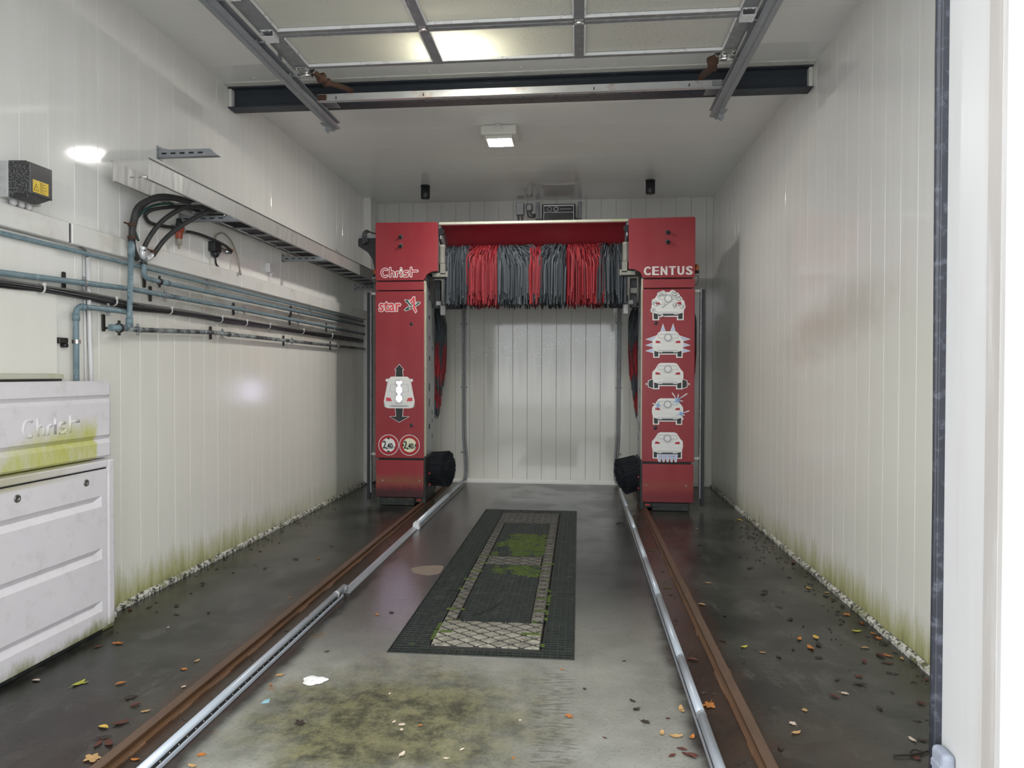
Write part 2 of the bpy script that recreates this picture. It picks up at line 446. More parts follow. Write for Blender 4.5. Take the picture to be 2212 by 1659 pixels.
# cabinet plastic
t = NT('cabinet_plastic'); p = t.pos(); x, y, z = t.xyz(p)
n = t.noise(p, 2.2, 6, 0.65)
c = t.mix(n, (0.63, 0.60, 0.62), (0.75, 0.72, 0.735))
c = t.mix(t.ramp(t.noise(p, 12, 6, 0.7), 0.5, 0.7, 0, 0.35), c, (0.50, 0.46, 0.44))
ye = t.m('ADD', y, t.m('MULTIPLY', t.m('SUBTRACT', t.noise(p, 22, 4, 0.7), 0.5), 0.05))
low = t.m('ADD', z, t.m('MULTIPLY', t.m('SUBTRACT', t.noise(p, 8, 5, 0.7, stretch=(1, 1, 0.5)), 0.5), 0.20))
lid = t.mul(t.ramp(ye, 3.70, 3.73, 1, 0), t.ramp(z, 0.995, 1.005), t.ramp(t.m('ADD', low, t.m('MULTIPLY', t.m('SUBTRACT', 3.7, y), 0.18)), 1.17, 1.30, 1, 0))
c = t.mix(t.mul(lid, t.ramp(t.noise(p, 16, 6, 0.7, stretch=(1, 1, 0.3)), 0.30, 0.60, 0.55, 1.0)), c, t.mix(n, (0.40, 0.42, 0.07), (0.58, 0.57, 0.22)))
foot = t.ramp(t.m('ADD', low, t.m('MULTIPLY', t.m('SUBTRACT', 3.85, y), 0.04)), 0.02, 0.13, 0.95, 0)
c = t.mix(foot, c, (0.19, 0.19, 0.055))
gap = t.mul(t.band(z, 0.93, 1.0, 0.01), t.ramp(y, 3.8, 3.0))
c = t.mix(t.mul(gap, 0.7), c, (0.40, 0.37, 0.20))
t.set(c, 0.45, 0, 0.4); t.bump(t.noise(p, 45, 4, 0.6), 0.08, 0.004)
simple('lock_metal', (0.20, 0.20, 0.18), 0.4, 0.7, 0.4, 40)
# teal plastic pipe
t = NT('pipe_teal'); p = t.pos()
n = t.noise(p, 14, 5, 0.7)
c = t.mix(n, (0.10, 0.165, 0.195), (0.235, 0.315, 0.345))
c = t.mix(t.ramp(t.noise(p, 30, 5, 0.7), 0.56, 0.68, 0, 0.75), c, (0.36, 0.46, 0.48))
c = t.mix(t.ramp(t.noise(p, 8, 4, 0.7), 0.60, 0.70, 0, 0.75), c, (0.030, 0.036, 0.038))
t.set(c, 0.45)
t = NT('pipe_dirty'); p = t.pos()
n = t.noise(p, 10, 5, 0.75)
c = t.mix(t.ramp(n, 0.40, 0.60), (0.035, 0.038, 0.038), (0.33, 0.37, 0.375))
t.set(c, 0.5)
simple('hose_black', (0.026, 0.027, 0.027), 0.5, 0, 0.4, 18, dirt=(0.12, 0.115, 0.10), dirt_amt=0.5, dscale=16)
simple('cable_black', (0.018, 0.018, 0.021), 0.35, 0, 0.3, 20)
simple('cable_grey', (0.12, 0.12, 0.115), 0.45, 0, 0.3, 16)
simple('conduit_white', (0.66, 0.65, 0.65), 0.35, 0, 0.06, 9)
simple('tie_white', (0.66, 0.66, 0.63), 0.4)
simple('bracket_dark', (0.030, 0.025, 0.022), 0.55, 0.3, 0.5, 40)
simple('brass_dark', (0.22, 0.13, 0.06), 0.4, 0.7, 0.4, 30)
simple('regulator_red', (0.36, 0.075, 0.035), 0.45, 0, 0.3, 60)
simple('lever_orange', (0.66, 0.20, 0.03), 0.4)
simple('hose_clear', (0.30, 0.28, 0.23), 0.25, 0, 0.25, 30)
simple('box_grey', (0.50, 0.51, 0.50), 0.42, 0, 0.05, 9)
t = NT('box_black'); p = t.pos()
t.set(t.mix(t.ramp(t.noise(p, 120, 3, 0.6), 0.46, 0.62), (0.020, 0.021, 0.023), (0.16, 0.16, 0.155)), 0.5)
simple('box_dark', (0.022, 0.023, 0.025), 0.35)
simple('sticker_yellow', (0.70, 0.49, 0.035), 0.4, 0, 0.06, 20)
simple('sticker_black', (0.03, 0.025, 0.01), 0.5)
# frosted door pane
t = NT('frosted_pane'); p = t.pos()
n = t.noise(p, 60, 4, 0.65); cl = t.ramp(t.noise(p, 1.6, 4), 0.40, 0.62)
c = t.mix(t.mul(t.ramp(n, 0.50, 0.62), cl), (0.78, 0.77, 0.73), (0.56, 0.55, 0.51))
t.set(c, 0.22, 0, 0.4)
tr = t.n('ShaderNodeBsdfTranslucent'); t.put(tr.inputs[0], t.mix(n, (0.84, 0.835, 0.76), (0.93, 0.925, 0.86)))
mx = t.n('ShaderNodeMixShader'); mx.inputs[0].default_value = 0.45
out = [q for q in t.t.nodes if q.type == 'OUTPUT_MATERIAL'][0]
t.link(t.b.outputs[0], mx.inputs[1]); t.link(tr.outputs[0], mx.inputs[2]); t.link(mx.outputs[0], out.inputs[0])
def emit(name, col, strength):
    t = NT(name); t.set((0.8, 0.8, 0.8), 0.4)
    t.b.inputs['Emission Color'].default_value = (*col, 1); t.b.inputs['Emission Strength'].default_value = strength
emit('lamp_glow', (1.0, 0.97, 0.84), 0.55 * LAMP_STRENGTH)
emit('lamp_glow_cold', (1.0, 0.97, 0.92), LAMP_STRENGTH)
emit('led_glow', (0.70, 0.66, 1.0), 26.0)
simple('lamp_housing', (0.72, 0.71, 0.66), 0.35, 0, 0.04, 8)
# grating, platform, moss, litter
simple('grating_steel', (0.030, 0.036, 0.031), 0.45, 0.2, 0.4, 20, dirt=(0.075, 0.08, 0.05), dirt_amt=0.5, dscale=9)
t = NT('pit_mud'); p = t.pos()
t.set(t.mix(t.noise(p, 9, 6, 0.7), (0.003, 0.0035, 0.003), (0.014, 0.016, 0.011)), 0.5)
t.bump(t.noise(p, 30, 4), 0.6, 0.01)
t = NT('plate_pad'); p = t.pos(); x, y, z = t.xyz(p)
n = t.noise(p, 20, 6, 0.7)
c = t.mix(t.ramp(n, 0.3, 0.7), (0.13, 0.12, 0.095), (0.42, 0.395, 0.32))
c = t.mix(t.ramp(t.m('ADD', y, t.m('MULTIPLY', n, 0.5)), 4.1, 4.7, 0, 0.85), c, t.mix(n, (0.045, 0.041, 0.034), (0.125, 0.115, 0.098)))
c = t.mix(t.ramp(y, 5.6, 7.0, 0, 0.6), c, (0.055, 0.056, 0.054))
t.set(c, 0.6); t.bump(n, 0.4, 0.005)
simple('plate_joint', (0.022, 0.020, 0.016), 0.7, 0, 0.4, 25)
simple('wall_core', (0.16, 0.155, 0.14), 0.7, 0, 0.1, 9)
t = NT('moss'); p = t.pos()
t.set(t.mix(t.noise(p, 70, 3), (0.022, 0.036, 0.006), (0.105, 0.150, 0.020)), 0.85)
for nm, cc in (('yellow', (0.56, 0.37, 0.06)), ('orange', (0.42, 0.15, 0.03)), ('tan', (0.44, 0.27, 0.11)), ('dark', (0.030, 0.020, 0.016)), ('red', (0.085, 0.024, 0.016)), ('lime', (0.44, 0.44, 0.05)), ('pale', (0.56, 0.45, 0.36))):
    simple('leaf_' + nm, cc, 0.55, 0, 0.35, 60)
simple('paper_white', (0.78, 0.77, 0.74), 0.7, 0, 0.06, 40, 0.3)
simple('scrap_blue', (0.20, 0.34, 0.38), 0.5, 0, 0.2, 40)
simple('twig', (0.025, 0.020, 0.016), 0.8)

# ================================================================== THE ROOM
PX0, PX1, PY0, PY1 = -1.030, -0.020, 3.665, 7.690      # drain pit in the floor

# floor slab with the hole of the drain pit
fl = MB()
def floor_quad(x0, x1, y0, y1): fl.add([(x0, y0, 0), (x1, y0, 0), (x1, y1, 0), (x0, y1, 0)], [(0, 1, 2, 3)])
floor_quad(XL - 0.1, PX0, YF, YB + 0.1); floor_quad(PX1, XR + 0.1, YF, YB + 0.1)
floor_quad(PX0, PX1, YF, PY0); floor_quad(PX0, PX1, PY1, YB + 0.1)
for (a, b) in (((PX0, PY0), (PX1, PY0)), ((PX1, PY0), (PX1, PY1)), ((PX1, PY1), (PX0, PY1)), ((PX0, PY1), (PX0, PY0))):
    fl.add([(*a, 0), (*b, 0), (*b, -0.14), (*a, -0.14)], [(0, 1, 2, 3)])
floor = fl.build('floor', 'floor_concrete', kind='structure')
tag(floor, 'wet stained concrete floor of the wash bay')
MB().box(PX0, PX1, PY0, PY1, -0.16, -0.024).build('pit_bottom', 'pit_mud', floor)
pav = MB().box(-14, 12, -16, YF, -0.12, -0.004).build('floor_outside', 'outside_paving', kind='structure')
tag(pav, 'pale paving of the forecourt in front of the door')

# walls: vertical sandwich panel strips, each a piece of its own in front of a backing sheet
def strip_mesh(name, w, h, mat, g=0.0009, c=0.0012, d=0.012):
    """a panel strip standing on the floor, its face towards +x, running along y from 0 to w"""
    b = MB()
    prof = [(-d, g), (-0.0016, g), (0, g + c), (0, w - g - c), (-0.0016, w - g), (-d, w - g)]
    b.prism([(p[0], p[1]) for p in prof], 2, 0.0, h)
    return b.mesh(name, mat)

W = 0.2
wall_left = MB().box(XL - 0.12, XL - 0.011, YF, YB + 0.12, 0, H + 0.12).build('wall_left', 'wall_core', kind='structure')
tag(wall_left, 'white panelled side wall carrying the pipes')
me = strip_mesh('panel', W, H, 'wall_panel')
y = YD - 0.1
while y < YB - 0.01:
    if y + W > YB + 0.005:
        me2 = strip_mesh('panel', YB - y, H, 'wall_panel'); inst('panel', me2, (XL, y, 0), wall_left)
    else: inst('panel', me, (XL, y, 0), wall_left)
    y += W
wall_right = MB().box(XR + 0.011, XR + 0.12, YF, YB + 0.12, 0, H + 0.12).build('wall_right', 'wall_core', kind='structure')
tag(wall_right, 'bare white panelled side wall with a brown smudge')
me = strip_mesh('panel', W, H, 'wall_panel_right')
y = YD - 0.1 + 0.09
while y < YB - 0.01:
    w = min(W, YB - y)
    m2 = me if w == W else strip_mesh('panel', w, H, 'wall_panel_right')
    inst('panel', m2, (XR, y + w, 0), wall_right, rz=math.pi)
    y += W
wall_back = MB().box(XL - 0.1, XR + 0.1, YB + 0.011, YB + 0.12, 0, H + 0.12).build('wall_back', 'wall_core', kind='structure')
tag(wall_back, 'white panelled end wall with water streaks and foam')
me = strip_mesh('panel', W, H, 'wall_panel_back', g=0.0012, c=0.0025)
x = XL
while x < XR - 0.01:
    w = min(W, XR - x)
    m2 = me if w == W else strip_mesh('panel', w, H, 'wall_panel_back')
    inst('panel', m2, (x, YB, 0), wall_back, rz=-math.pi / 2)
    x += W
# boxed column in the far corner
MB().rbox(XL, XL + 0.105, 9.24, YB, 0.02, H, 0.004, 1).build('corner_column', 'trim_white', wall_back)

# ceiling: panels running across the bay
ceiling = MB().box(XL - 0.1, XR + 0.1, YF, YB + 0.1, H + 0.011, H + 0.12).build('ceiling', 'wall_core', kind='structure')
tag(ceiling, 'glossy white panelled ceiling')
CW = 0.5
cm = MB().prism([(0.0012, 0.012), (0.0012, 0.001), (0.003, 0), (CW - 0.003, 0), (CW - 0.0012, 0.001), (CW - 0.0012, 0.012)], 0, XL, XR).mesh('panel', 'ceiling_panel')
y = 5.70 - CW * 7
while y < YB:
    if y >= YD - 0.5:
        w = min(CW, YB - y)
        inst('panel', cm, (0, y, H), ceiling, scale=None if w == CW else (1, w / CW, 1))
    y += CW
# white cover strip with screw caps where the beam meets the ceiling
st = MB().rbox(XL + 0.001, XR - 0.001, 5.50, 5.575, H - 0.006, H, 0.002, 1)
for k in range(7): st.cyl((-2.62 + 0.72 * k, 5.44, H - 0.008), (-2.62 + 0.72 * k, 5.44, H), 0.012, n=10)
trim_1 = st.build('trim_1', 'trim_white', kind='structure')
tag(trim_1, 'thin white cover strip with screw caps beside the navy beam')

# skirtings
for nm, x0, x1, lab in (('baseboard_left', XL, XL + 0.028, 'peeling skirting along the pipe wall'), ('baseboard_right', XR - 0.028, XR, 'peeling skirting along the bare wall')):
    b = MB()
    n = 90
    for i in range(n):
        ya = YD + (YB - YD) * i / n; yb = YD + (YB - YD) * (i + 1) / n
        if nm == 'baseboard_left' and ya > 9.2: break
        h = 0.036 + 0.008 * noise.noise((0, ya * 4, 0)); ww = 0.006 * noise.noise((3, ya * 7, 1))
        if x0 == XL: b.prism([(x0, 0), (x1 + ww, 0), (x1 + ww, h * 0.6), (x0 + 0.006, h)], 1, ya, yb)
        else: b.prism([(x1, 0), (x0 - ww, 0), (x0 - ww, h * 0.6), (x1 - 0.006, h)], 1, ya, yb)
    tag(b.build(nm, 'skirting', kind='structure'), lab)
bb = MB().prism([(YB, 0), (YB - 0.02, 0), (YB - 0.02, 0.02), (YB - 0.004, 0.055), (YB, 0.055)], 0, XL + 0.11, XR)
tag(bb.build('baseboard_back', 'trim_white', kind='structure'), 'pale skirting profile along the end wall')

# front wall with the door opening (we look in from outside)
wf = MB()
wf.box(DX1, 4.6, YF, YD, 0, 4.3).box(-6.0, DX0, YF, YD, 0, 4.3).box(DX0, DX1, YF, YD, DZ, 4.3)
wall_front = wf.build('wall_front', 'outer_wall', kind='structure')
tag(wall_front, 'bright rendered outer wall around the door opening')
# jamb lining, edge profile, rubber seal and bumper block on the right side of the opening
jb = empty('door_jamb', (DX1, 1.96, 0), 'pale metal door jamb lining with a dark rubber seal along its inner edge', 'door jamb')
MB().rbox(DX1 - 0.010, DX1 + 0.006, YF - 0.004, YD - 0.004, 0.003, DZ, 0.003, 2).build('lining', 'jamb_metal', jb)
MB().rbox(DX1 - 0.0115, DX1 - 0.0095, YF + 0.016, YF + 0.075, 0.003, DZ, 0.0005, 1).build('cover_strip', 'jamb_stain', jb)
MB().rbox(DX1 - 0.004, DX1 + 0.045, YF - 0.012, YF, 0.003, DZ, 0.004, 2).build('edge_profile', 'outer_wall', jb)
sl = MB()
sl.rbox(DX1 - 0.030, DX1 - 0.004, YD - 0.006, YD + 0.016, 0.003, DZ, 0.004, 2)
sl.tube([(DX1 - 0.026, YD + 0.008, 0.004), (DX1 - 0.024, YD + 0.008, 1.2), (DX1 - 0.030, YD + 0.008, 2.4), (DX1 - 0.026, YD + 0.008, DZ)], 0.011, 10)
sl.build('seal', 'rubber_seal', jb)
bl = MB().rbox(DX1 - 0.045, DX1 - 0.010, 2.012, 2.085, 0.15, 0.455, 0.014, 3)
for k in range(6): bl.rbox(DX1 - 0.049, DX1 - 0.040, 2.02, 2.077, 0.17 + 0.045 * k, 0.195 + 0.045 * k, 0.004, 1)
bl.build('bumper_block', 'rubber_block', jb)
# jamb on the other side, outside the picture but lit by the same sky
MB().rbox(DX0 - 0.006, DX0 + 0.010, YF - 0.004, YD - 0.004, 0.003, DZ, 0.003, 2).build('trim_2', 'jamb_metal', kind='structure')['label'] = 'metal lining on the far side of the door opening'

# ------------------------------------------------------------------ steel beam across the bay
b = MB()
tf = 0.010
b.rbox(XL + 0.002, XR - 0.002, 5.575, 5.705, H - 0.016, H - 0.006, 0.002, 1)
b.rbox(XL + 0.002, XR - 0.002, 5.575, 5.705, 3.705, 3.715, 0.002, 1)
b.box(XL + 0.03, XR - 0.03, 5.636, 5.644, 3.713, H - 0.014)
for s in (1, -1):                                     # fillets
    b.prism([(5.64, 3.714), (5.64 + s * 0.018, 3.714), (5.64 + s * 0.006, 3.722), (5.64 + s * 0.004, 3.735)], 0, XL + 0.03, XR - 0.03)
    b.prism([(5.64, H - 0.015), (5.64 + s * 0.018, H - 0.015), (5.64 + s * 0.006, H - 0.023), (5.64 + s * 0.004, H - 0.036)], 0, XL + 0.03, XR - 0.03)
beam = b.build('steel_beam', 'beam_paint', None, 'navy painted steel I-beam spanning the bay under the ceiling, flange peeling to rust', 'beam')
for x0, x1 in ((XL + 0.002, XL + 0.03), (XR - 0.03, XR - 0.002)):
    MB().rbox(x0, x1, 5.585, 5.70, 3.716, H - 0.017, 0.003, 1).build('end_packing', 'trim_white', beam)

# ------------------------------------------------------------------ open sectional door under the ceiling
door = empty('door_1', (-0.49, 4.76, 3.63), kind='structure')
tag(door, 'open overhead sectional door with frosted panes in aluminium frames')
ZP = 3.63; PT = 0.040                                  # underside of the frames, frame depth
PITCH = 0.50; YE = 4.765
SX = [(-2.0, -1.88), (-1.0, -0.94), (-0.04, 0.02), (0.93, 1.02)]
pane_me = {}
for k in range(5):
    y1 = YE - k * PITCH - 0.002; y0 = y1 - PITCH + 0.004
    rw = 0.042
    for i, (a, c) in enumerate(SX):                    # stiles and mullions
        o = MB().rbox(a, c, y0, y1, ZP, ZP + PT, 0.003, 1).build('stile' if i in (0, 3) else 'mullion', 'galvanised_dull', door)
    for (ya, yb) in ((y0, y0 + rw), (y1 - rw, y1)):    # rails between the stiles
        for i in range(3):
            MB().rbox(SX[i][1] + 0.0005, SX[i + 1][0] - 0.0005, ya, yb, ZP + 0.002, ZP + PT, 0.003, 1).build('rail', 'galvanised_dull', door)
    for i in range(3):                                 # panes with bright glazing beads
        xa, xb = SX[i][1], SX[i + 1][0]
        pn = MB().box(xa - 0.004, xb + 0.004, y0 + rw - 0.004, y1 - rw + 0.004, ZP + 0.018, ZP + 0.022).build('pane', 'frosted_pane', door)
        g = MB()
        g.rbox(xa, xb, y1 - rw - 0.010, y1 - rw, ZP - 0.003, ZP + 0.016, 0.002, 1)
        g.rbox(xa, xb, y0 + rw, y0 + rw + 0.010, ZP + 0.004, ZP + 0.016, 0.002, 1)
        g.rbox(xa, xa + 0.010, y0 + rw + 0.010, y1 - rw - 0.010, ZP - 0.002, ZP + 0.016, 0.002, 1)
        g.rbox(xb - 0.010, xb, y0 + rw + 0.010, y1 - rw - 0.010, ZP - 0.002, ZP + 0.016, 0.002, 1)
        g.build('glazing_bead', 'galvanised_bright', pn)
    # hinges on the mullions and roller plates at the sides, on the joint at y0
    for i in (1, 2):
        a, c = SX[i]
        h = MB().rbox(a + 0.004, c - 0.004, y0 - 0.034, y0 + 0.030, ZP - 0.006, ZP - 0.001, 0.002, 1)
        h.cyl((a, y0 - 0.002, ZP - 0.008), (c, y0 - 0.002, ZP - 0.008), 0.007, n=10)
        h.build('hinge', 'steel_bright', door)
    for s, xe in ((-1, -1.94), (1, 0.975)):
        p_ = MB()
        yj = y0 - 0.03
        p_.rbox(xe - 0.040, xe + 0.040, yj - 0.035, yj + 0.055, ZP - 0.036, ZP - 0.033, 0.001, 1)
        p_.rbox(xe - 0.040, xe - 0.037, yj - 0.035, yj + 0.055, ZP - 0.034, ZP, 0.001, 1)
        p_.rbox(xe + 0.037, xe + 0.040, yj - 0.035, yj + 0.055, ZP - 0.034, ZP, 0.001, 1)
        p_.rbox(xe - 0.040, xe + 0.040, yj - 0.050, yj - 0.034, ZP - 0.004, ZP - 0.001, 0.001, 1)
        for q in (-0.02, 0.02): p_.cyl((xe + q, yj - 0.042, ZP - 0.008), (xe + q, yj - 0.042, ZP - 0.001), 0.006, n=8)
        pl = p_.build('roller_plate', 'galvanised_bright', door)
        r_ = MB().cyl((xe, yj + 0.05, ZP - 0.026), (xe + s * 0.118, yj + 0.05, ZP - 0.026), 0.006, n=10)
        r_.cyl((xe + s * 0.100, yj + 0.05, ZP - 0.026), (xe + s * 0.118, yj + 0.05, ZP - 0.026), 0.018, n=14)
        r_.build('roller', 'galvanised', pl)
for s, xe in ((-1, -1.935), (1, 0.965)):               # top roller carriers at the leading edge
    c = MB()
    c.rbox(xe - 0.045, xe + 0.045, YE - 0.055, YE + 0.010, ZP - 0.006, ZP - 0.001, 0.002, 1)
    c.rbox(xe - 0.030, xe + 0.030, YE - 0.030, YE + 0.040, ZP - 0.014, ZP - 0.006, 0.002, 1)
    for qx in (-0.032, 0.032):
        for qy in (-0.040, -0.005): c.cyl((xe + qx, YE + qy, ZP - 0.016), (xe + qx, YE + qy, ZP - 0.005), 0.007, n=8)
    c.cyl((xe - 0.05, YE + 0.034, ZP - 0.022), (xe + 0.05, YE + 0.034, ZP - 0.022), 0.012, n=12)
    c.rbox(xe - 0.05, xe + 0.05, YE + 0.044, YE + 0.052, ZP - 0.034, ZP - 0.010, 0.002, 1)
    c.rbox(xe + 0.045, xe + 0.05, YE - 0.02, YE + 0.052, ZP - 0.034, ZP, 0.001, 1)
    cc = c.build('roller_carrier', 'steel_bright', door)
    r_ = MB().cyl((xe, YE + 0.034, ZP - 0.022), (xe + s * 0.122, YE + 0.034, ZP - 0.022), 0.006, n=10)
    r_.cyl((xe + s * 0.104, YE + 0.034, ZP - 0.022), (xe + s * 0.122, YE + 0.034, ZP - 0.022), 0.018, n=14)
    r_.build('roller', 'galvanised', cc)

# running tracks: C profile, open towards the door, on a flat angle
def track(xc, s, lab):
    """xc = web position, s = +1 when the door lies at +x"""
    t = empty('door_track', (xc, 5.8, 3.57), lab, 'door track', 'galvanised running tracks of the overhead door')
    y0, y1 = YD + 0.06, 5.80
    zc = 3.605
    P = [(0, zc - 0.028), (s * 0.030, zc - 0.028), (s * 0.046, zc - 0.020), (s * 0.046, zc - 0.014), (s * 0.030, zc - 0.020), (s * 0.006, zc - 0.020), (s * 0.004, zc + 0.020),
         (s * 0.030, zc + 0.024), (s * 0.046, zc + 0.028), (s * 0.046, zc + 0.033), (s * 0.026, zc + 0.031), (0, zc + 0.028)]
    MB().prism([(xc + p, z) for p, z in P], 1, y0, y1).build('rail', 'galvanised', t)
    a = MB().rbox(xc - s * 0.004, xc, y0, y1 + 0.02, zc - 0.034, zc + 0.045, 0.0015, 1) if s > 0 else MB().rbox(xc, xc + 0.004, y0, y1 + 0.02, zc - 0.034, zc + 0.045, 0.0015, 1)
    lo, hi = sorted((xc, xc - s * 0.034))
    a.rbox(lo, hi, y0, y1 + 0.02, zc - 0.036, zc - 0.032, 0.0015, 1)
    a.build('angle', 'galvanised', t)
    for yy in (2.9, 4.75):                             # hangers up to the ceiling
        lo, hi = sorted((xc - s * 0.006, xc - s * 0.036))
        MB().rbox(lo, hi, yy, yy + 0.004, zc - 0.03, H - 0.001, 0.001, 1).build('hanger', 'galvanised', t)
    lo, hi = sorted((xc - s * 0.008, xc - s * 0.04))
    h = MB().rbox(lo, hi, 5.62, 5.66, zc - 0.03, 3.704, 0.002, 1)
    h.rbox(lo - 0.02 * (s > 0), hi + 0.02 * (s < 0), 5.60, 5.68, zc - 0.040, zc - 0.034, 0.002, 1)
    h.build('hanger', 'galvanised', t)
    c = MB().rbox(xc - s * 0.05 if s > 0 else xc + 0.012, xc - 0.012 if s > 0 else xc + 0.05, 5.70, 5.735, zc - 0.07, zc - 0.028, 0.004, 1)
    c.cyl((xc - s * 0.03, 5.717, zc - 0.085), (xc - s * 0.03, 5.717, zc - 0.065), 0.009, n=10)
    c.build('end_stop', 'galvanised', t)
    return t
track(-2.078, 1, 'galvanised door track hanging beside the pipe wall side of the overhead door')
track(1.080, -1, 'galvanised door track hanging beside the bare wall side of the overhead door')

# cross bar in front of the beam, tying the two tracks
cb = empty('cross_bar', (-0.5, 5.25, 3.60), 'bright aluminium angle bar tying the door tracks in front of the navy beam', 'bar')
bar = MB()
bar.rbox(-2.035, 1.036, 5.300, 5.304, 3.612, 3.676, 0.001, 1)
bar.rbox(-2.035, 1.036, 5.262, 5.304, 3.608, 3.612, 0.001, 1)
bo = bar.build('angle', 'aluminium_bar', cb)
for xx in (-1.89, 0.80, -1.2, 0.1): MB().rbox(xx - 0.004, xx + 0.004, 5.2985, 5.3005, 3.633, 3.655, 0.0005, 1).build('slot', 'black_gap', bo)
for s, xe in ((1, -2.0), (-1, 1.0)):
    MB().rbox(xe - 0.035, xe + 0.035, 5.288, 5.2985, 3.628, 3.668, 0.003, 1).build('end_bracket', 'rust_dark' if s > 0 else 'galvanised_dull', cb)
    MB().rbox(xe - 0.05, xe + 0.05, 5.306, 5.574, 3.668, 3.676, 0.002, 1).build('fixing_plate', 'galvanised_dull', cb)
# rusty buffer arms reaching from the bar to the door edge
def buffer(pts, r, lab):
    o = empty('buffer_arm', pts[-1], lab, 'buffer', 'rusty door buffer arms')
    a = MB().tube(spline(pts, 5), r, 10)
    q = Vector(pts[1])
    a.build('arm', 'rust_dark', o)
    j = MB().lathe([(0.0, -0.034), (0.030, -0.032), (0.034, -0.012), (0.034, 0.012), (0.030, 0.032), (0.0, 0.034)], q, (1, 0, 0.3), 12)
    j.build('joint', 'rust_dark', o)
    j = MB().lathe([(0.0, -0.03), (0.026, -0.028), (0.03, 0), (0.026, 0.028), (0.0, 0.03)], Vector(pts[2]) + Vector((0.0, 0, 0)), (1, 0, 0.1), 12)
    j.build('joint', 'rust_dark', o)
    MB().cyl(Vector(pts[0]) + Vector((0, -0.012, 0.002)), pts[0], 0.026, n=12).build('ferrule', 'steel_bright', o)
    return o
buffer([(-1.885, 4.80, 3.635), (-1.865, 4.93, 3.640), (-1.86, 5.02, 3.645), (-1.80, 5.26, 3.700), (-1.785, 5.36, 3.715)], 0.020, 'rusty jointed buffer arm beside the pipe wall side door track')
buffer([(0.915, 4.79, 3.632), (0.895, 4.90, 3.640), (0.915, 5.02, 3.645), (0.90, 5.26, 3.705), (0.895, 5.36, 3.720)], 0.024, 'rusty jointed buffer arm beside the bare wall side door track')

# ------------------------------------------------------------------ ceiling lamps
def lamp(x0, x1, y0, y1, lab, glow):
    t = empty('ceiling_lamp', ((x0 + x1) / 2, (y0 + y1) / 2, H), lab, 'lamp')
    zb = 3.79
    MB().rbox(x0, x1, y0, y1, zb, H - 0.001, 0.016, 3).build('housing', 'lamp_housing', t)
    cx = (x0 + x1) / 2
    fr = MB()
    a0, a1, b0, b1 = cx - 0.130, cx + 0.130, y0 + 0.035, y1 - 0.025
    fr.rbox(a0, a1, b0, b0 + 0.02, zb - 0.030, zb + 0.002, 0.005, 1).rbox(a0, a1, b1 - 0.02, b1, zb - 0.030, zb + 0.002, 0.005, 1)
    fr.rbox(a0, a0 + 0.02, b0 + 0.02, b1 - 0.02, zb - 0.030, zb + 0.002, 0.005, 1).rbox(a1 - 0.02, a1, b0 + 0.02, b1 - 0.02, zb - 0.030, zb + 0.002, 0.005, 1)
    fr.build('frame', 'lamp_housing', t)
    MB().rbox(a0 + 0.021, a1 - 0.021, b0 + 0.021, b1 - 0.021, zb - 0.034, zb + 0.001, 0.008, 3).build('diffuser', glow, t)
    for s in (-1, 1):
        MB().lathe([(0.0, -0.012), (0.012, -0.010), (0.014, 0.0)], (cx + s * 0.045, y0, 3.834), (0, -1, 0), 12).build('screw', 'galvanised_dull', t)
    hk = MB().tube(spline([(cx - 0.042, y0 - 0.008, 3.838), (cx - 0.016, y0 - 0.010, H - 0.012), (cx, y0 - 0.012, H - 0.006), (cx + 0.016, y0 - 0.010, H - 0.012), (cx + 0.042, y0 - 0.008, 3.838)], 5), 0.006, 8)
    hk.build('cable', 'conduit_white', t)
lamp(-0.950, -0.607, 6.645, 6.960, 'white square LED lamp glowing on the ceiling between the navy beam and the gantry', 'lamp_glow_cold')
lamp(-1.000, -0.657, 4.470, 4.785, 'white LED lamp shining through the frosted panes of the overhead door', 'lamp_glow')

# two black tubular fittings on the ceiling in front of the end wall
for xx, lab in ((-1.947, 'black cylindrical ceiling fitting above the gantry pillar with the arrow display'), (0.856, 'black cylindrical ceiling fitting above the gantry pillar with five car pictograms')):
    t = empty('ceiling_fitting', (xx, 8.72, H), lab, 'ceiling fitting', 'black tubular ceiling fittings')
    MB().lathe([(0.0, 0.0), (0.052, 0.0), (0.057, 0.006), (0.057, 0.150), (0.0, 0.150)], (xx, 8.72, H - 0.165), (0, 0, 1), 28).build('body', 'black_plastic', t)
    MB().lathe([(0.050, 0.0), (0.059, 0.0), (0.059, 0.016), (0.0, 0.016)], (xx, 8.72, H - 0.0165), (0, 0, 1), 28).build('collar', 'black_plastic', t)

# ------------------------------------------------------------------ heater and boxes on the end wall
ht = empty('heater', (-0.28, 9.4, 3.50), 'black box heater with a dial strip hung on the end wall above the gantry', 'heater')
MB().rbox(-0.500, -0.062, 9.32, 9.52, 3.47, 3.765, 0.012, 2).build('body', 'black_plastic', ht)
fr = MB()
for a in ((-0.484, -0.080, 3.735, 3.750), (-0.484, -0.080, 3.648, 3.655)): fr.rbox(a[0], a[1], 9.312, 9.322, a[2], a[3], 0.002, 1)
for a in (-0.484, -0.088): fr.rbox(a, a + 0.008, 9.312, 9.322, 3.48, 3.735, 0.002, 1)
fr.build('face_frame', 'galvanised_bright', ht)
for cx_, m_ in ((-0.405, 'galvanised_dull'), (-0.317, 'decal_white')):
    MB().ring((cx_, 9.316, 3.695), (0, 1, 0), 0.024, 0.006, 0.008, 24).build('dial', m_, ht)
MB().rbox(-0.268, -0.115, 9.3155, 9.3195, 3.690, 3.702, 0.001, 1).build('nameplate', 'decal_grey', ht)
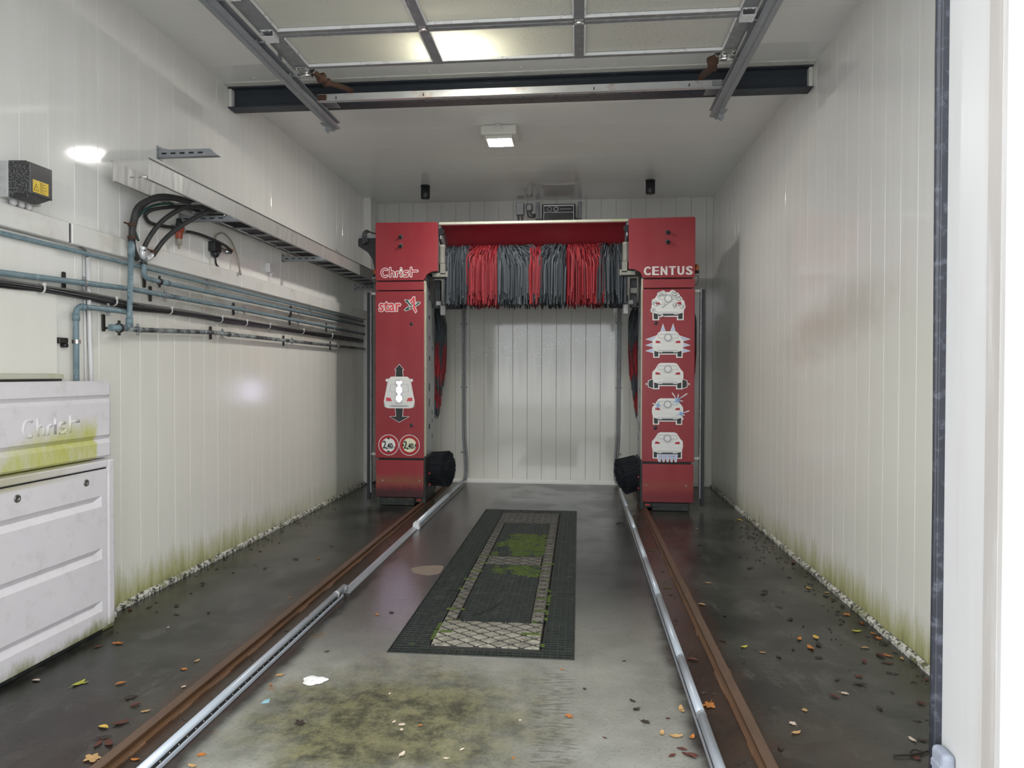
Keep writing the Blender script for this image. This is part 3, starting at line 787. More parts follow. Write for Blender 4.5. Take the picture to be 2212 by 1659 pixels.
for x0 in (-0.600, -0.030):
    br = MB().rbox(x0, x0 + 0.050, 9.56, YB - 0.001, 3.45, 3.855, 0.003, 1)
    br.rbox(x0 + 0.012, x0 + 0.038, 9.53, 9.56, 3.45, 3.82, 0.002, 1)
    br.build('wall_bracket', 'galvanised_dull', ht)
for xa, xb, xc_ in ((-0.60, -0.49, -0.575), (-0.07, 0.01, -0.005)):
    MB().cyl((xa, 9.50, 3.60), (xb, 9.50, 3.60), 0.013, n=12).cyl((xc_, 9.50, 3.60), (xc_, 9.54, 3.60), 0.013, n=12).build('support_tube', 'galvanised_dull', ht)
jb1 = empty('junction_box', (-0.813, YB, 3.67), 'grey rectangular junction box on the end wall beside the heater', 'junction box')
MB().rbox(-0.866, -0.762, 9.50, YB - 0.001, 3.675, 3.838, 0.006, 2).build('case', 'gantry_plate', jb1)
for xx in (-0.84, -0.79):
    MB().cyl((xx, 9.545, 3.64), (xx, 9.545, 3.676), 0.014, n=12).build('gland', 'gantry_plate', jb1)
    MB().tube([(xx, 9.545, 3.645), (xx + 0.004, 9.55, 3.60), (xx - 0.01, 9.56, 3.50), (xx - 0.01, 9.57, 3.30)], 0.008, 8).build('cable', 'cable_grey', jb1)
jb2 = empty('junction_box', (-0.69, YB, 3.72), 'small rounded grey junction box on the end wall next to the heater bracket', 'junction box')
MB().rbox(-0.737, -0.645, 9.52, YB - 0.001, 3.727, 3.830, 0.022, 4).build('case', 'gantry_plate', jb2)
for xx in (-0.715, -0.675):
    MB().cyl((xx, 9.555, 3.70), (xx, 9.555, 3.730), 0.013, n=12).build('gland', 'galvanised_dull', jb2)
MB().tube(spline([(-0.715, 9.555, 3.71), (-0.70, 9.555, 3.66), (-0.66, 9.55, 3.645), (-0.605, 9.545, 3.665)], 5), 0.010, 8).build('cable', 'cable_grey', jb2)
MB().tube(spline([(-0.675, 9.555, 3.71), (-0.66, 9.555, 3.685), (-0.63, 9.55, 3.68), (-0.605, 9.545, 3.69)], 5), 0.010, 8).build('cable', 'cable_grey', jb2)

# vertical pipes down the end wall
for xx, s, lab in ((-1.590, 1, 'thin galvanised conduit pair running down the end wall beside the arrow display pillar'), (0.529, -1, 'thin galvanised conduit pair running down the end wall beside the pictogram pillar')):
    t = empty('conduit_pair', (xx, YB, 0), lab, 'conduit')
    for d, bend in ((-0.016, 0.0), (0.016, 0.02)):
        MB().tube(spline([(xx + d, 9.565, 2.9), (xx + d, 9.565, 1.6), (xx + d + s * 0.004, 9.565, 0.7), (xx + d + s * 0.030, 9.560, 0.35), (xx + d + s * 0.034, 9.550, 0.12), (xx + d + s * 0.012, 9.530, 0.035)], 6), 0.013, 10).build('conduit', 'galvanised_dull', t)
    for zz in (0.42, 1.32, 2.2):
        MB().rbox(xx - 0.045, xx + 0.045, 9.558, YB - 0.001, zz - 0.010, zz + 0.010, 0.003, 1).build('clip', 'galvanised_dull', t)

# ================================================================== THE WASH GANTRY
GX, GY = -0.532, 7.78
rnd = random.Random(7)
gantry = empty('car_wash_gantry', (GX, 8.2, 0), 'red roll-over car wash gantry with two pillars, top brush and side brushes', 'car wash')

def text_mesh(body, height, bold=0.0, width=None):
    """outline lettering as flat polygons in (x, z), origin at lower left, scaled to a box"""
    cu = bpy.data.curves.new('lettering', 'FONT')
    cu.body = body; cu.size = 1.0; cu.offset = bold; cu.resolution_u = 3
    ob = bpy.data.objects.new('lettering', cu); COL.objects.link(ob)
    dg = bpy.context.evaluated_depsgraph_get()
    me = bpy.data.meshes.new_from_object(ob.evaluated_get(dg))
    vs = [(v.co.x, v.co.y) for v in me.vertices]; fs = [list(p.vertices) for p in me.polygons]
    bpy.data.objects.remove(ob, do_unlink=True); bpy.data.curves.remove(cu); bpy.data.meshes.remove(me)
    x0 = min(v[0] for v in vs); x1 = max(v[0] for v in vs); y0 = min(v[1] for v in vs); y1 = max(v[1] for v in vs)
    sy = height / (y1 - y0); sx = (width / (x1 - x0)) if width else sy
    return [((a - x0) * sx, (b - y0) * sy) for a, b in vs], fs

class Decal:
    """flat print on the front of the gantry: layers of thin sheets, each a fraction of a millimetre proud of the last"""
    def __init__(s, mats, y): s.b = MB(); s.mats = mats; s.y = y; s.l = 0
    def lay(s, m, k=None):
        s.cur = s.mats.index(m); s.l = s.l + 1 if k is None else k; return s
    def yy(s):
        s.c = getattr(s, 'c', 0) + 1
        return s.y - 0.0008 * s.l - 0.00004 * (s.c % 18)
    def poly(s, pts):
        y = s.yy(); s.b.add([(p[0], y, p[1]) for p in pts], [list(range(len(pts)))], s.cur); return s
    def disc(s, cx, cz, r, n=28, rz=None):
        return s.poly([(cx + r * math.cos(2 * math.pi * i / n), cz + (rz or r) * math.sin(2 * math.pi * i / n)) for i in range(n)])
    def ringd(s, cx, cz, r0, r1, n=28):
        y = s.yy(); v = []; 
        for i in range(n):
            t = 2 * math.pi * i / n
            v += [(cx + r0 * math.cos(t), y, cz + r0 * math.sin(t)), (cx + r1 * math.cos(t), y, cz + r1 * math.sin(t))]
        s.b.add(v, [(2 * i, 2 * i + 1, 2 * ((i + 1) % n) + 1, 2 * ((i + 1) % n)) for i in range(n)], s.cur); return s
    def stroke(s, pts, w, n=8):
        """round-ended stroke of width w through points"""
        y = s.yy()
        P = []
        for p in pts:
            p = Vector((p[0], p[1]))
            if not P or (p - P[-1]).length > 1e-5: P.append(p)
        closed = len(P) > 2 and (P[0] - P[-1]).length < 1e-5
        if closed: P = P[:-1]
        m = len(P); h = w / 2; left = []; right = []
        for i in range(m):
            a = P[i - 1] if (closed or i > 0) else None; c = P[(i + 1) % m] if (closed or i < m - 1) else None
            d0 = (P[i] - a).normalized() if a is not None else (c - P[i]).normalized()
            d1 = (c - P[i]).normalized() if c is not None else d0
            n0 = Vector((-d0.y, d0.x)); n1 = Vector((-d1.y, d1.x)); b = (n0 + n1)
            b = b.normalized() if b.length > 1e-4 else n0
            k = min(1.6, 1 / max(0.3, b.dot(n1)))
            left.append(P[i] + b * h * k); right.append(P[i] - b * h * k)
        vs = [(p.x, y, p.y) for p in left] + [(p.x, y, p.y) for p in right]
        rng = range(m) if closed else range(m - 1)
        s.b.add(vs, [(i, (i + 1) % m, m + (i + 1) % m, m + i) for i in rng], s.cur)
        if not closed:
            for e, d in ((P[0], P[0] - P[1]), (P[-1], P[-1] - P[-2])):
                d = d.normalized(); nn = Vector((-d.y, d.x))
                s.b.add([(e.x + h * (nn.x * math.cos(t) + d.x * math.sin(t)), y, e.y + h * (nn.y * math.cos(t) + d.y * math.sin(t))) for t in [math.pi * k / 8 for k in range(9)]], [tuple(range(9))], s.cur)
        return s
    def text(s, body, x, z, h, bold=0.0, width=None):
        vs, fs = text_mesh(body, h, bold, width); y = s.yy()
        s.b.add([(x + a, y, z + c) for a, c in vs], fs, s.cur); return s
    def done(s, name, parent, label=None):
        return s.b.build(name, s.mats, parent, label)

def arc(cx, cz, r, a0, a1, n=10, rz=None):
    return [(cx + r * math.cos(R(a0 + (a1 - a0) * i / n)), cz + (rz or r) * math.sin(R(a0 + (a1 - a0) * i / n))) for i in range(n + 1)]
# rounded hand-drawn lettering of the maker's mark, unit height
def logo_strokes():
    return [arc(0.36, 0.45, 0.33, 55, 305, 14, 0.40),
            [(0.88, 0.06), (0.88, 0.94)], arc(1.07, 0.36, 0.19, 175, 0, 6) + [(1.26, 0.06)],
            [(1.52, 0.06), (1.52, 0.50)], arc(1.68, 0.36, 0.16, 170, 60, 5),
            [(1.98, 0.06), (1.98, 0.54)],
            [(2.64, 0.58), (2.40, 0.58)] + arc(2.38, 0.45, 0.12, 90, 270, 5) + [(2.52, 0.33)] + arc(2.54, 0.20, 0.13, 90, -90, 5) + [(2.26, 0.07)],
            [(2.98, 0.06), (2.98, 0.94)], [(2.98, 0.60), (3.60, 0.60)]]
LOGO_DOT = (1.98, 0.90)

# ---- the two pillars --------------------------------------------------------------------------
def hood_poly(s):
    # s = -1 left, +1 right; d measured outward from the gantry centre
    P = [(1.782, 2.562), (1.782, 3.222), (1.066, 3.215), (1.066, 2.664), (1.125, 2.660), (1.190, 2.628), (1.218, 2.575), (1.224, 2.562)]
    rad = [0.02, 0.02, 0.02, 0.012, 0.03, 0.05, 0.03, 0.012]
    return rounded([(GX + s * d, z) for d, z in P], rad, 4)

def sheet(poly, y0, y1, name, mat, parent, bev=0.006, label=None):
    bm = bmesh.new()
    n = len(poly)
    a = [bm.verts.new((p[0], y0, p[1])) for p in poly]
    f = bm.faces.new(a)
    ex = bmesh.ops.extrude_face_region(bm, geom=[f])
    bmesh.ops.translate(bm, verts=[v for v in ex['geom'] if isinstance(v, bmesh.types.BMVert)], vec=(0, y1 - y0, 0))
    es = [e for e in bm.edges if all(abs(v.co.y - y0) < 1e-6 for v in e.verts)]
    bmesh.ops.bevel(bm, geom=es, offset=bev, segments=2, profile=0.6, affect='EDGES')
    return MB().bm(bm).build(name, mat, parent, label)

def rect(a0, a1, z0, z1): return [(a0, z0), (a1, z0), (a1, z1), (a0, z1)]

for s in (-1, 1):
    X = lambda d: GX + s * d
    def bx(mb, d0, d1, y0, y1, z0, z1, r=0.004, mi=0):
        lo, hi = sorted((X(d0), X(d1)))
        return mb.rbox(lo, hi, y0, y1, z0, z1, r, 1, mi)
    # structural column behind the red sheets
    bx(MB(), 1.760, 1.226, 7.832, 8.34, 0.085, 3.16).build('column', 'foot_black', gantry)
    bx(MB(), 1.760, 1.078, 7.832, 8.50, 2.672, 3.17).build('head_box', 'gantry_grey', gantry)
    side = MB()
    bx(side, 1.226, 1.216, 7.90, 8.34, 0.56, 2.655, 0.003)
    sp = side.build('side_plate', 'gantry_plate', gantry)
    for z in (2.5, 2.36, 2.14, 1.9, 1.66, 1.30, 1.12, 0.86):
        sl = MB(); bx(sl, 1.2165, 1.2145, 8.02 + 0.03 * rnd.random(), 8.055 + 0.03 * rnd.random(), z, z + 0.045 + 0.05 * rnd.random(), 0.001); sl.build('slot', 'black_gap', sp)
    for z in (2.56, 2.29, 1.78, 1.02, 0.92, 0.74):
        sl = MB(); bx(sl, 1.2165, 1.2145, 8.20, 8.225, z, z + 0.05, 0.001); sl.build('slot', 'black_gap', sp)
    # cream edge profile beside the panels
    e = MB(); bx(e, 1.228, 1.214, 7.800, 7.826, 0.56, 2.56, 0.004); bx(e, 1.226, 1.212, 7.850, 7.878, 0.56, 2.56, 0.004)
    e.build('edge_profile', 'edge_cream', gantry)
    # red sheets
    hood = sheet(hood_poly(s), GY, GY + 0.05, 'hood_panel', 'gantry_red', gantry)
    tr = sheet(rounded([(X(1.782), 2.452), (X(1.221), 2.452), (X(1.221), 2.548), (X(1.782), 2.548)], 0.012, 3), GY, GY + 0.04, 'trim_panel', 'gantry_red', gantry)
    fp = sheet(rounded([(X(1.782), 0.545), (X(1.219), 0.545), (X(1.219), 2.440), (X(1.782), 2.440)], 0.014, 3), GY, GY + 0.04, 'front_panel', 'gantry_red', gantry)
    bp = sheet(rounded([(X(1.778), 0.098), (X(1.226), 0.098), (X(1.226), 0.520), (X(1.778), 0.520)], 0.014, 3), GY + 0.004, GY + 0.04, 'base_panel', 'gantry_red_base', gantry)
    for d in (1.70, 1.27):
        MB().lathe([(0.0, -0.005), (0.007, -0.004), (0.009, 0.0)], (X(d), GY + 0.004, 0.285), (0, 1, 0), 10).build('screw', 'galvanised_dull', bp)
    # spray nozzles on the hood and panel screws
    for z in (3.052, 2.950):
        na = Vector((s * -0.40, -1, 0.14)).normalized(); n0 = Vector((X(1.490), GY + 0.004, z))
        nz = MB().cyl(n0, n0 + na * 0.020, 0.026, 0.024, 16).cyl(n0 + na * 0.020, n0 + na * 0.058, 0.0165, 0.0145, 14).cyl(n0 + na * 0.058, n0 + na * 0.066, 0.008, 0.008, 10)
        nz.build('nozzle', 'black_plastic', hood)
    for z in (2.068, 0.919):
        MB().lathe([(0.0, 0.004), (0.016, 0.004), (0.020, 0.0)], (X(1.364), GY, z), (0, -1, 0), 16).build('panel_screw', 'black_plastic', fp)
    # base: inner plate, foot, wheel box, red reflectors
    ip = MB(); bx(ip, 1.240, 1.205, 7.81, 8.42, 0.10, 0.555, 0.004); ip.build('base_plate', 'foot_black', gantry)
    ft = MB()
    bx(ft, 1.735, 1.335, 7.790, 8.36, 0.004, 0.094, 0.006); bx(ft, 1.335, 1.215, 7.830, 8.36, 0.030, 0.096, 0.006)
    bx(ft, 1.245, 1.205, 7.800, 7.85, 0.012, 0.12, 0.004); bx(ft, 1.40, 1.33, 7.782, 7.79, 0.05, 0.085, 0.002)
    ft.build('foot', 'foot_black', gantry)
    rf = MB(); bx(rf, 1.315, 1.262, 7.822, 7.832, 0.055, 0.070, 0.002); rf.build('reflector', 'reflector_red', gantry)
    for z in (0.205, 0.335):
        rf = MB(); bx(rf, 1.206, 1.196, 7.99, 8.03, z, z + 0.02, 0.002); rf.build('reflector', 'reflector_red', gantry)
    for yy in (7.93, 8.30):
        w_ = MB().lathe([(0.0, -0.02), (0.055, -0.02), (0.055, -0.012), (0.046, -0.012), (0.046, 0.012), (0.055, 0.012), (0.055, 0.02), (0.0, 0.02)], (X(1.263), yy, 0.093), (1, 0, 0), 20)
        w_.build('rail_wheel', 'foot_black', gantry)
    # outer splash rail standing beside the pillar
    g = MB(); bx(g, 1.850, 1.866, 7.85, 7.90, 0.135, 2.455, 0.003); g.build('guard_rail', 'galvanised_dull', gantry)
    g = MB(); bx(g, 1.868, 1.905, 7.86, 7.90, 0.05, 2.44, 0.003); g.build('guard_strip', 'black_plastic', gantry)
    for z in (2.41, 0.565):
        g = MB(); bx(g, 1.750, 1.852, 7.86, 7.885, z, z + 0.030, 0.003); g.build('guard_bracket', 'box_grey', gantry)
    # amber beacon on the outside of the hood
    bc = MB().lathe([(0.030, 0.0), (0.030, 0.035), (0.027, 0.038)], (X(1.815), 7.90, 2.615), (0, 0, 1), 16)
    bb_ = bc.build('beacon', 'black_plastic', gantry)
    MB().lathe([(0.026, 0.036), (0.026, 0.085), (0.022, 0.102), (0.0, 0.110)], (X(1.815), 7.90, 2.615), (0, 0, 1), 16).build('lens', 'amber_lens', bb_)
    m_ = MB(); bx(m_, 1.76, 1.848, 7.87, 7.93, 2.598, 2.616, 0.003); m_.build('beacon_bracket', 'galvanised', bb_)
    MB().tube(spline([(X(1.83), 7.90, 2.60), (X(1.835), 7.90, 2.54), (X(1.80), 7.90, 2.49), (X(1.75), 7.90, 2.47)], 4), 0.005, 6).build('beacon_cable', 'cable_grey', bb_)
    # gear motor, bearing bracket and lamp box inside
    MB().lathe([(0.0, 0.0), (0.034, 0.0), (0.036, 0.02), (0.036, 0.19), (0.039, 0.195), (0.039, 0.215), (0.030, 0.225), (0.0, 0.228)], (X(1.042), 7.93, 2.76), (0, 0, 1), 18).build('motor', 'cream_motor', gantry)
    br = MB(); bx(br, 1.150, 1.000, 7.89, 7.99, 2.612, 2.660, 0.004); bx(br, 1.060, 1.000, 7.89, 7.99, 2.640, 2.762, 0.004); bx(br, 1.000, 0.975, 7.90, 7.97, 2.610, 2.680, 0.004)
    br.build('bearing_bracket', 'cream_motor', gantry)
    ds = MB(); bx(ds, 1.19, 1.115, 8.20, 8.27, 2.28, 2.62, 0.004); bx(ds, 1.10, 0.93, 8.36, 8.42, 2.38, 2.44, 0.004); bx(ds, 1.10, 0.90, 8.46, 8.52, 2.30, 2.36, 0.004)
    ds.build('lift_frame', 'black_plastic', gantry)
    lb = MB(); bx(lb, 1.085, 1.020, 8.02, 8.08, 2.185, 2.305, 0.010); bx(lb, 1.140, 1.075, 8.05, 8.11, 2.30, 2.355, 0.008)
    lb.build('sensor_box', 'gantry_grey', gantry)
    if s > 0:
        lb = MB(); bx(lb, 1.19, 1.10, 8.10, 8.16, 2.43, 2.50, 0.008); lb.build('sensor_box', 'cream_motor', gantry)
    # hood end plate: quarter disc with a rim following the red curve
    P = [(7.90, 3.195)] + [(7.93 + 0.62 * math.sin(R(a)), 2.575 + 0.62 * math.cos(R(a))) for a in range(0, 91, 9)] + [(8.40, 2.60), (8.20, 2.95), (7.90, 3.05)]
    lo, hi = sorted((X(1.062), X(1.045)))
    MB().prism(P, 0, lo, hi).build('hood_end', 'gantry_plate', gantry)
    MB().cyl((X(1.052), 7.92, 3.13), (X(1.052), 7.89, 3.13), 0.040, n=22).cyl((X(1.052), 7.889, 3.13), (X(1.052), 7.884, 3.13), 0.014, n=12).build('pulley', 'black_plastic', gantry)
    PILLAR = (hood, tr, fp, bp)
    if s < 0: HL, FL = hood, fp
    else: HR, FR = hood, fp

# top: cover strip and curved red hood between the pillars
MB().rbox(GX - 1.066, GX + 1.066, 7.84, 8.05, 3.196, 3.226, 0.006, 1).build('top_cover', 'trim_algae', gantry)
hd = MB()
prof = [(7.862, 3.190)] + [(7.93 + 0.60 * math.sin(R(a)), 2.590 + 0.60 * math.cos(R(a))) for a in range(0, 96, 5)]
prof2 = [(7.862, 3.200)] + [(7.93 + 0.612 * math.sin(R(a)), 2.590 + 0.612 * math.cos(R(a))) for a in range(0, 96, 5)]
hv = []; 
for xx in (GX - 1.044, GX + 1.044): hv += [(xx, p[0], p[1]) for p in prof] + [(xx, p[0], p[1]) for p in prof2]
m_ = len(prof)
fs = []
for i in range(m_ - 1):
    fs += [(i, i + 1, 2 * m_ + i + 1, 2 * m_ + i), (m_ + i, 3 * m_ + i, 3 * m_ + i + 1, m_ + i + 1)]
hd.add(hv, fs, 0, True)
hd.add([hv[0], hv[m_], hv[3 * m_], hv[2 * m_]], [(0, 1, 2, 3)])
hd.build('curved_hood', 'hood_red', gantry)
MB().rbox(GX - 1.04, GX + 1.04, 8.60, 8.68, 2.45, 2.62, 0.004, 1).build('rear_beam', 'black_plastic', gantry)

# ---- decals of the left pillar ---------------------------------------------------------------
DM = ['decal_white', 'decal_grey', 'decal_lightgrey', 'decal_black', 'decal_red', 'decal_lightred', 'decal_green', 'decal_blue', 'decal_spray', 'sign_yellowed', 'gantry_red']
d = Decal(DM, GY - 0.0005)
sc = 0.106; ox, oz = -2.243, 2.603
tr_ = lambda st: [(ox + p[0] * sc * 1.085, oz + p[1] * sc) for p in st]
d.lay('decal_white')
for st in logo_strokes(): d.stroke(tr_(st), 0.031)
d.stroke(tr_([(1.98, 0.06), LOGO_DOT]), 0.031)
d.lay('decal_red')
for st in logo_strokes(): d.stroke(tr_(st), 0.0145)
d.disc(*tr_([LOGO_DOT])[0], 0.008, 12)
d.done('maker_logo', HL, 'white outlined red rounded lettering')

d = Decal(DM, GY - 0.0005)
d.lay('decal_white')
for k in range(10): d.text('star', -2.272 + 0.0075 * math.cos(k * 0.628), 2.212 + 0.0075 * math.sin(k * 0.628), 0.112, 0.020, 0.254)
d.lay('decal_lightred').text('star', -2.272, 2.212, 0.112, 0.020, 0.254)
# the star emblem: green swooshes and a red figure one
sx = lambda u, w: (-1.981 + u * 0.187, 2.193 + w * 0.185)
sw = [[(0.06, 0.80), (0.36, 0.80), (0.24, 0.74), (0.52, 0.40), (0.44, 0.38), (0.10, 0.72)], [(0.30, 0.42), (0.04, 0.20), (0.10, 0.14), (0.52, 0.26), (0.26, 0.26), (0.36, 0.40)], [(0.66, 0.70), (0.98, 0.63), (0.95, 0.56), (0.70, 0.40), (0.68, 0.48), (0.84, 0.60)]]
one = [(0.34, 0.66), (0.58, 0.99), (0.66, 0.97), (0.70, 0.30), (0.78, 0.10), (0.70, 0.02), (0.58, 0.24), (0.54, 0.76), (0.42, 0.60)]
d.lay('decal_white')
for P in sw + [one]: d.stroke([sx(*p) for p in P + [P[0]]], 0.013)
d.lay('decal_green')
for P in sw: d.poly([sx(*p) for p in P])
d.lay('decal_lightred').poly([sx(*p) for p in one])
d.done('wordmark', FL, 'red star lettering with a star emblem')

# car seen from above behind, arrows and LED display
def arrow(d, cx, z0, z1, w, head, tipw):
    up = 1 if z1 > z0 else -1
    h = z1 - up * head
    return [(cx - w, z0), (cx - w * 0.8, h), (cx - tipw, h), (cx, z1), (cx + tipw, h), (cx + w * 0.8, h), (cx + w, z0)]
d = Decal(DM, GY - 0.0005)
cx = -2.036
for (a, c, w, hh, tw) in ((1.44, 1.610, 0.046, 0.058, 0.052), (1.13, 0.956, 0.046, 0.062, 0.112)):
    P = arrow(d, cx, a, c, w, hh, tw)
    d.lay('decal_white', 1).stroke(P, 0.010).poly(P)
    d.lay('decal_black', 2).poly([(cx + (p[0] - cx) * 0.97, p[1]) for p in P])
body = rounded([(cx - 0.10, 1.472), (cx + 0.10, 1.472), (cx + 0.135, 1.42), (cx + 0.165, 1.26), (cx + 0.178, 1.20), (cx + 0.176, 1.13), (cx + 0.13, 1.112), (cx - 0.13, 1.112), (cx - 0.176, 1.13), (cx - 0.178, 1.20), (cx - 0.165, 1.26), (cx - 0.135, 1.42)], 0.03, 4)
d.lay('decal_white', 3).poly(body)
for s in (-1, 1): d.poly(rounded([(cx + s * 0.12, 1.415), (cx + s * 0.158, 1.415), (cx + s * 0.158, 1.445), (cx + s * 0.125, 1.448)], 0.008, 3))
d.lay('decal_lightgrey', 4)
d.poly(rounded([(cx - 0.105, 1.39), (cx + 0.105, 1.39), (cx + 0.115, 1.295), (cx - 0.115, 1.295)], 0.02, 4))
for s in (-1, 1): d.stroke([(cx + s * 0.12, 1.45), (cx + s * 0.15, 1.30)], 0.006)
d.stroke([(cx - 0.13, 1.275), (cx - 0.05, 1.24), (cx + 0.05, 1.24), (cx + 0.13, 1.275)], 0.003).stroke([(cx - 0.17, 1.185), (cx - 0.06, 1.172), (cx + 0.06, 1.172), (cx + 0.17, 1.185)], 0.003)
d.poly([(cx - 0.12, 1.128), (cx + 0.12, 1.128), (cx + 0.10, 1.152), (cx - 0.10, 1.152)])
d.lay('decal_white', 5).poly(rounded([(cx - 0.096, 1.382), (cx + 0.096, 1.382), (cx + 0.104, 1.302), (cx - 0.104, 1.302)], 0.018, 4))
d.lay('decal_grey', 6)
for s in (-1, 1): d.poly([(cx + s * 0.172, 1.125), (cx + s * 0.176, 1.175), (cx + s * 0.168, 1.165), (cx + s * 0.160, 1.122)])
d.poly([(cx - 0.10, 1.131), (cx + 0.10, 1.131), (cx + 0.09, 1.142), (cx - 0.09, 1.142)])
d.lay('decal_lightred', 6)
for s in (-1, 1): d.poly([(cx + s * 0.085, 1.192), (cx + s * 0.155, 1.196), (cx + s * 0.150, 1.236), (cx + s * 0.100, 1.230)])
d.done('car_pictogram', FL, 'white car pictogram between two black arrows')
MB().rbox(cx - 0.038, cx + 0.038, GY - 0.011, GY - 0.0055, 1.17, 1.44, 0.002, 1).build('led_display', 'decal_lightgrey', FL)
lg = Decal(['led_glow'], GY - 0.0118); lg.lay('led_glow', 0)
for (zc, k) in ((1.395, 0), (1.345, 1), (1.295, 2), (1.245, 3), (1.205, 4)):
    for q in (-0.018, 0.0, 0.018):
        lg.disc(cx + q, zc + (0.012 if (k % 2 == 0) == (q != 0) else -0.008), 0.0135, 10)
    lg.disc(cx, zc, 0.017, 10)
lg.b.build('led_glow', 'led_glow', FL, 'glowing white LED matrix')
# height and width limit signs
d = Decal(DM, GY - 0.0005)
for cx_, yel, ver in ((-2.160, False, True), (-1.918, True, False)):
    cz = 0.694
    d.lay('decal_white', 1).disc(cx_, cz, 0.119, 36)
    d.lay('decal_red', 2).disc(cx_, cz, 0.112, 36)
    d.lay('sign_yellowed' if yel else 'decal_white', 3).disc(cx_, cz, 0.080, 36)
    d.lay('decal_black', 4)
    if ver:
        d.poly([(cx_ - 0.024, cz + 0.082), (cx_ + 0.024, cz + 0.082), (cx_, cz + 0.060)]).poly([(cx_ - 0.024, cz - 0.082), (cx_, cz - 0.060), (cx_ + 0.024, cz - 0.082)])
    else:
        d.poly([(cx_ - 0.080, cz + 0.024), (cx_ - 0.058, cz), (cx_ - 0.080, cz - 0.024)]).poly([(cx_ + 0.080, cz + 0.024), (cx_ + 0.080, cz - 0.024), (cx_ + 0.058, cz)])
    d.lay('decal_black', 5)
    for k in range(3):
        o_ = 0.0022 * k
        d.text('2', cx_ - 0.068 + o_, cz - 0.040, 0.088, 0.010, 0.038).text(',', cx_ - 0.028 + o_, cz - 0.054, 0.026, 0.010)
        d.text('40', cx_ - 0.016 + o_, cz - 0.042, 0.064, 0.008, 0.060)
    d.text('m', cx_ + 0.050, cz - 0.042, 0.027, 0.0, 0.030)
d.done('limit_sign', FL, 'two round red limit signs reading 2,40 m')

# ---- decals of the right pillar --------------------------------------------------------------
d = Decal(DM, GY - 0.0005)
d.lay('decal_white')
for i, ch in enumerate('CENTUS'):
    for k in range(5): d.text(ch, 0.697 + 0.0905 * i + 0.0026 * k, 2.592 + 0.0014 * (k % 2), 0.092, 0.012, 0.064)
d.lay('gantry_red')
for k, w in enumerate((0.0016, 0.002, 0.0024, 0.0028, 0.0032, 0.0036)):
    zz = 2.604 + k * 0.0140
    d.poly(rect(0.692, 1.238, zz - w / 2, zz + w / 2))
d.done('model_lettering', HR, 'white striped block capitals')

def car_front(d, cx, z0, w=0.335, base=1):
    """the little rear view of a car on the pillar, z0 = bottom of the tyres"""
    s = w / 0.335
    q = lambda u, v: (cx + u * s, z0 + v * s)
    half = [(0.155, 0.0), (0.155, 0.085), (0.166, 0.13), (0.163, 0.185), (0.135, 0.215), (0.10, 0.272), (0.075, 0.282)]
    outl = [q(u, v) for u, v in half] + [q(-u, v) for u, v in reversed(half)]
    sil = [q(0.10, 0.0), q(0.155, 0.0)] + [q(u, v) for u, v in half[1:]] + [q(-u, v) for u, v in reversed(half[1:])] + [q(-0.155, 0.0), q(-0.10, 0.0), q(-0.10, 0.036), q(0.10, 0.036)]
    d.lay('decal_white', base).stroke(sil + [sil[0]], 0.016 * s)
    y = d.yy()
    d.poly([q(u, v) for u, v in half[1:]] + [q(-u, v) for u, v in reversed(half[1:])])
    for sg in (-1, 1): d.poly([q(sg * 0.10, 0.0), q(sg * 0.155, 0.0), q(sg * 0.155, 0.09), q(sg * 0.10, 0.09)])
    d.poly([q(-0.12, 0.036), q(0.12, 0.036), q(0.12, 0.09), q(-0.12, 0.09)])
    d.lay('decal_black', base + 1)
    for sg in (-1, 1): d.poly([q(sg * 0.106, 0.004), q(sg * 0.150, 0.004), q(sg * 0.152, 0.070), q(sg * 0.106, 0.058)])
    d.poly([q(-0.104, 0.040), q(0.104, 0.040), q(0.100, 0.060), q(-0.100, 0.060)])
    d.lay('decal_lightgrey', base + 2)
    d.poly(rounded([q(-0.118, 0.064), q(0.118, 0.064), q(0.104, 0.078), q(-0.104, 0.078)], 0.004, 2))
    for sg in (-1, 1): d.poly(rounded([q(sg * 0.060, 0.052), q(sg * 0.098, 0.052), q(sg * 0.098, 0.066), q(sg * 0.060, 0.066)], 0.003, 2))
    d.lay('decal_white', base + 3)
    d.poly([q(-0.145, 0.085), q(0.145, 0.085), q(0.155, 0.16), q(-0.155, 0.16)])
    for sg in (-1, 1): d.poly(rounded([q(sg * 0.066, 0.055), q(sg * 0.092, 0.055), q(sg * 0.092, 0.063), q(sg * 0.066, 0.063)], 0.003, 2))
    d.lay('decal_grey', base + 4)
    win = rounded([q(-0.105, 0.258), q(0.105, 0.258), q(0.112, 0.215), q(-0.112, 0.215)], 0.012 * s, 3)
    d.stroke(win + [win[0]], 0.004 * s)
    d.lay('decal_lightgrey', base + 4)
    for v in (0.20, 0.188, 0.176): d.stroke([q(-0.07, v), q(0.07, v)], 0.0025)
    d.stroke([q(-0.15, 0.115), q(0.15, 0.115)], 0.0025).stroke([q(-0.075, 0.16), q(-0.05, 0.132), q(0.05, 0.132), q(0.075, 0.16)], 0.0025)
    d.lay('decal_red', base + 5)
    for sg in (-1, 1): d.poly([q(sg * 0.080, 0.158), q(sg * 0.140, 0.158), q(sg * 0.132, 0.186), q(sg * 0.092, 0.180)])
    d.lay('decal_grey', base + 6).ringd(*q(0, 0.222), 0.034 * s, 0.044 * s)
    d.lay('decal_lightgrey', base + 6).disc(*q(0, 0.222), 0.034 * s, 24)
    d.lay('decal_white', base + 7).disc(*q(0, 0.222), 0.027 * s, 24)
    return q

cc = 0.962
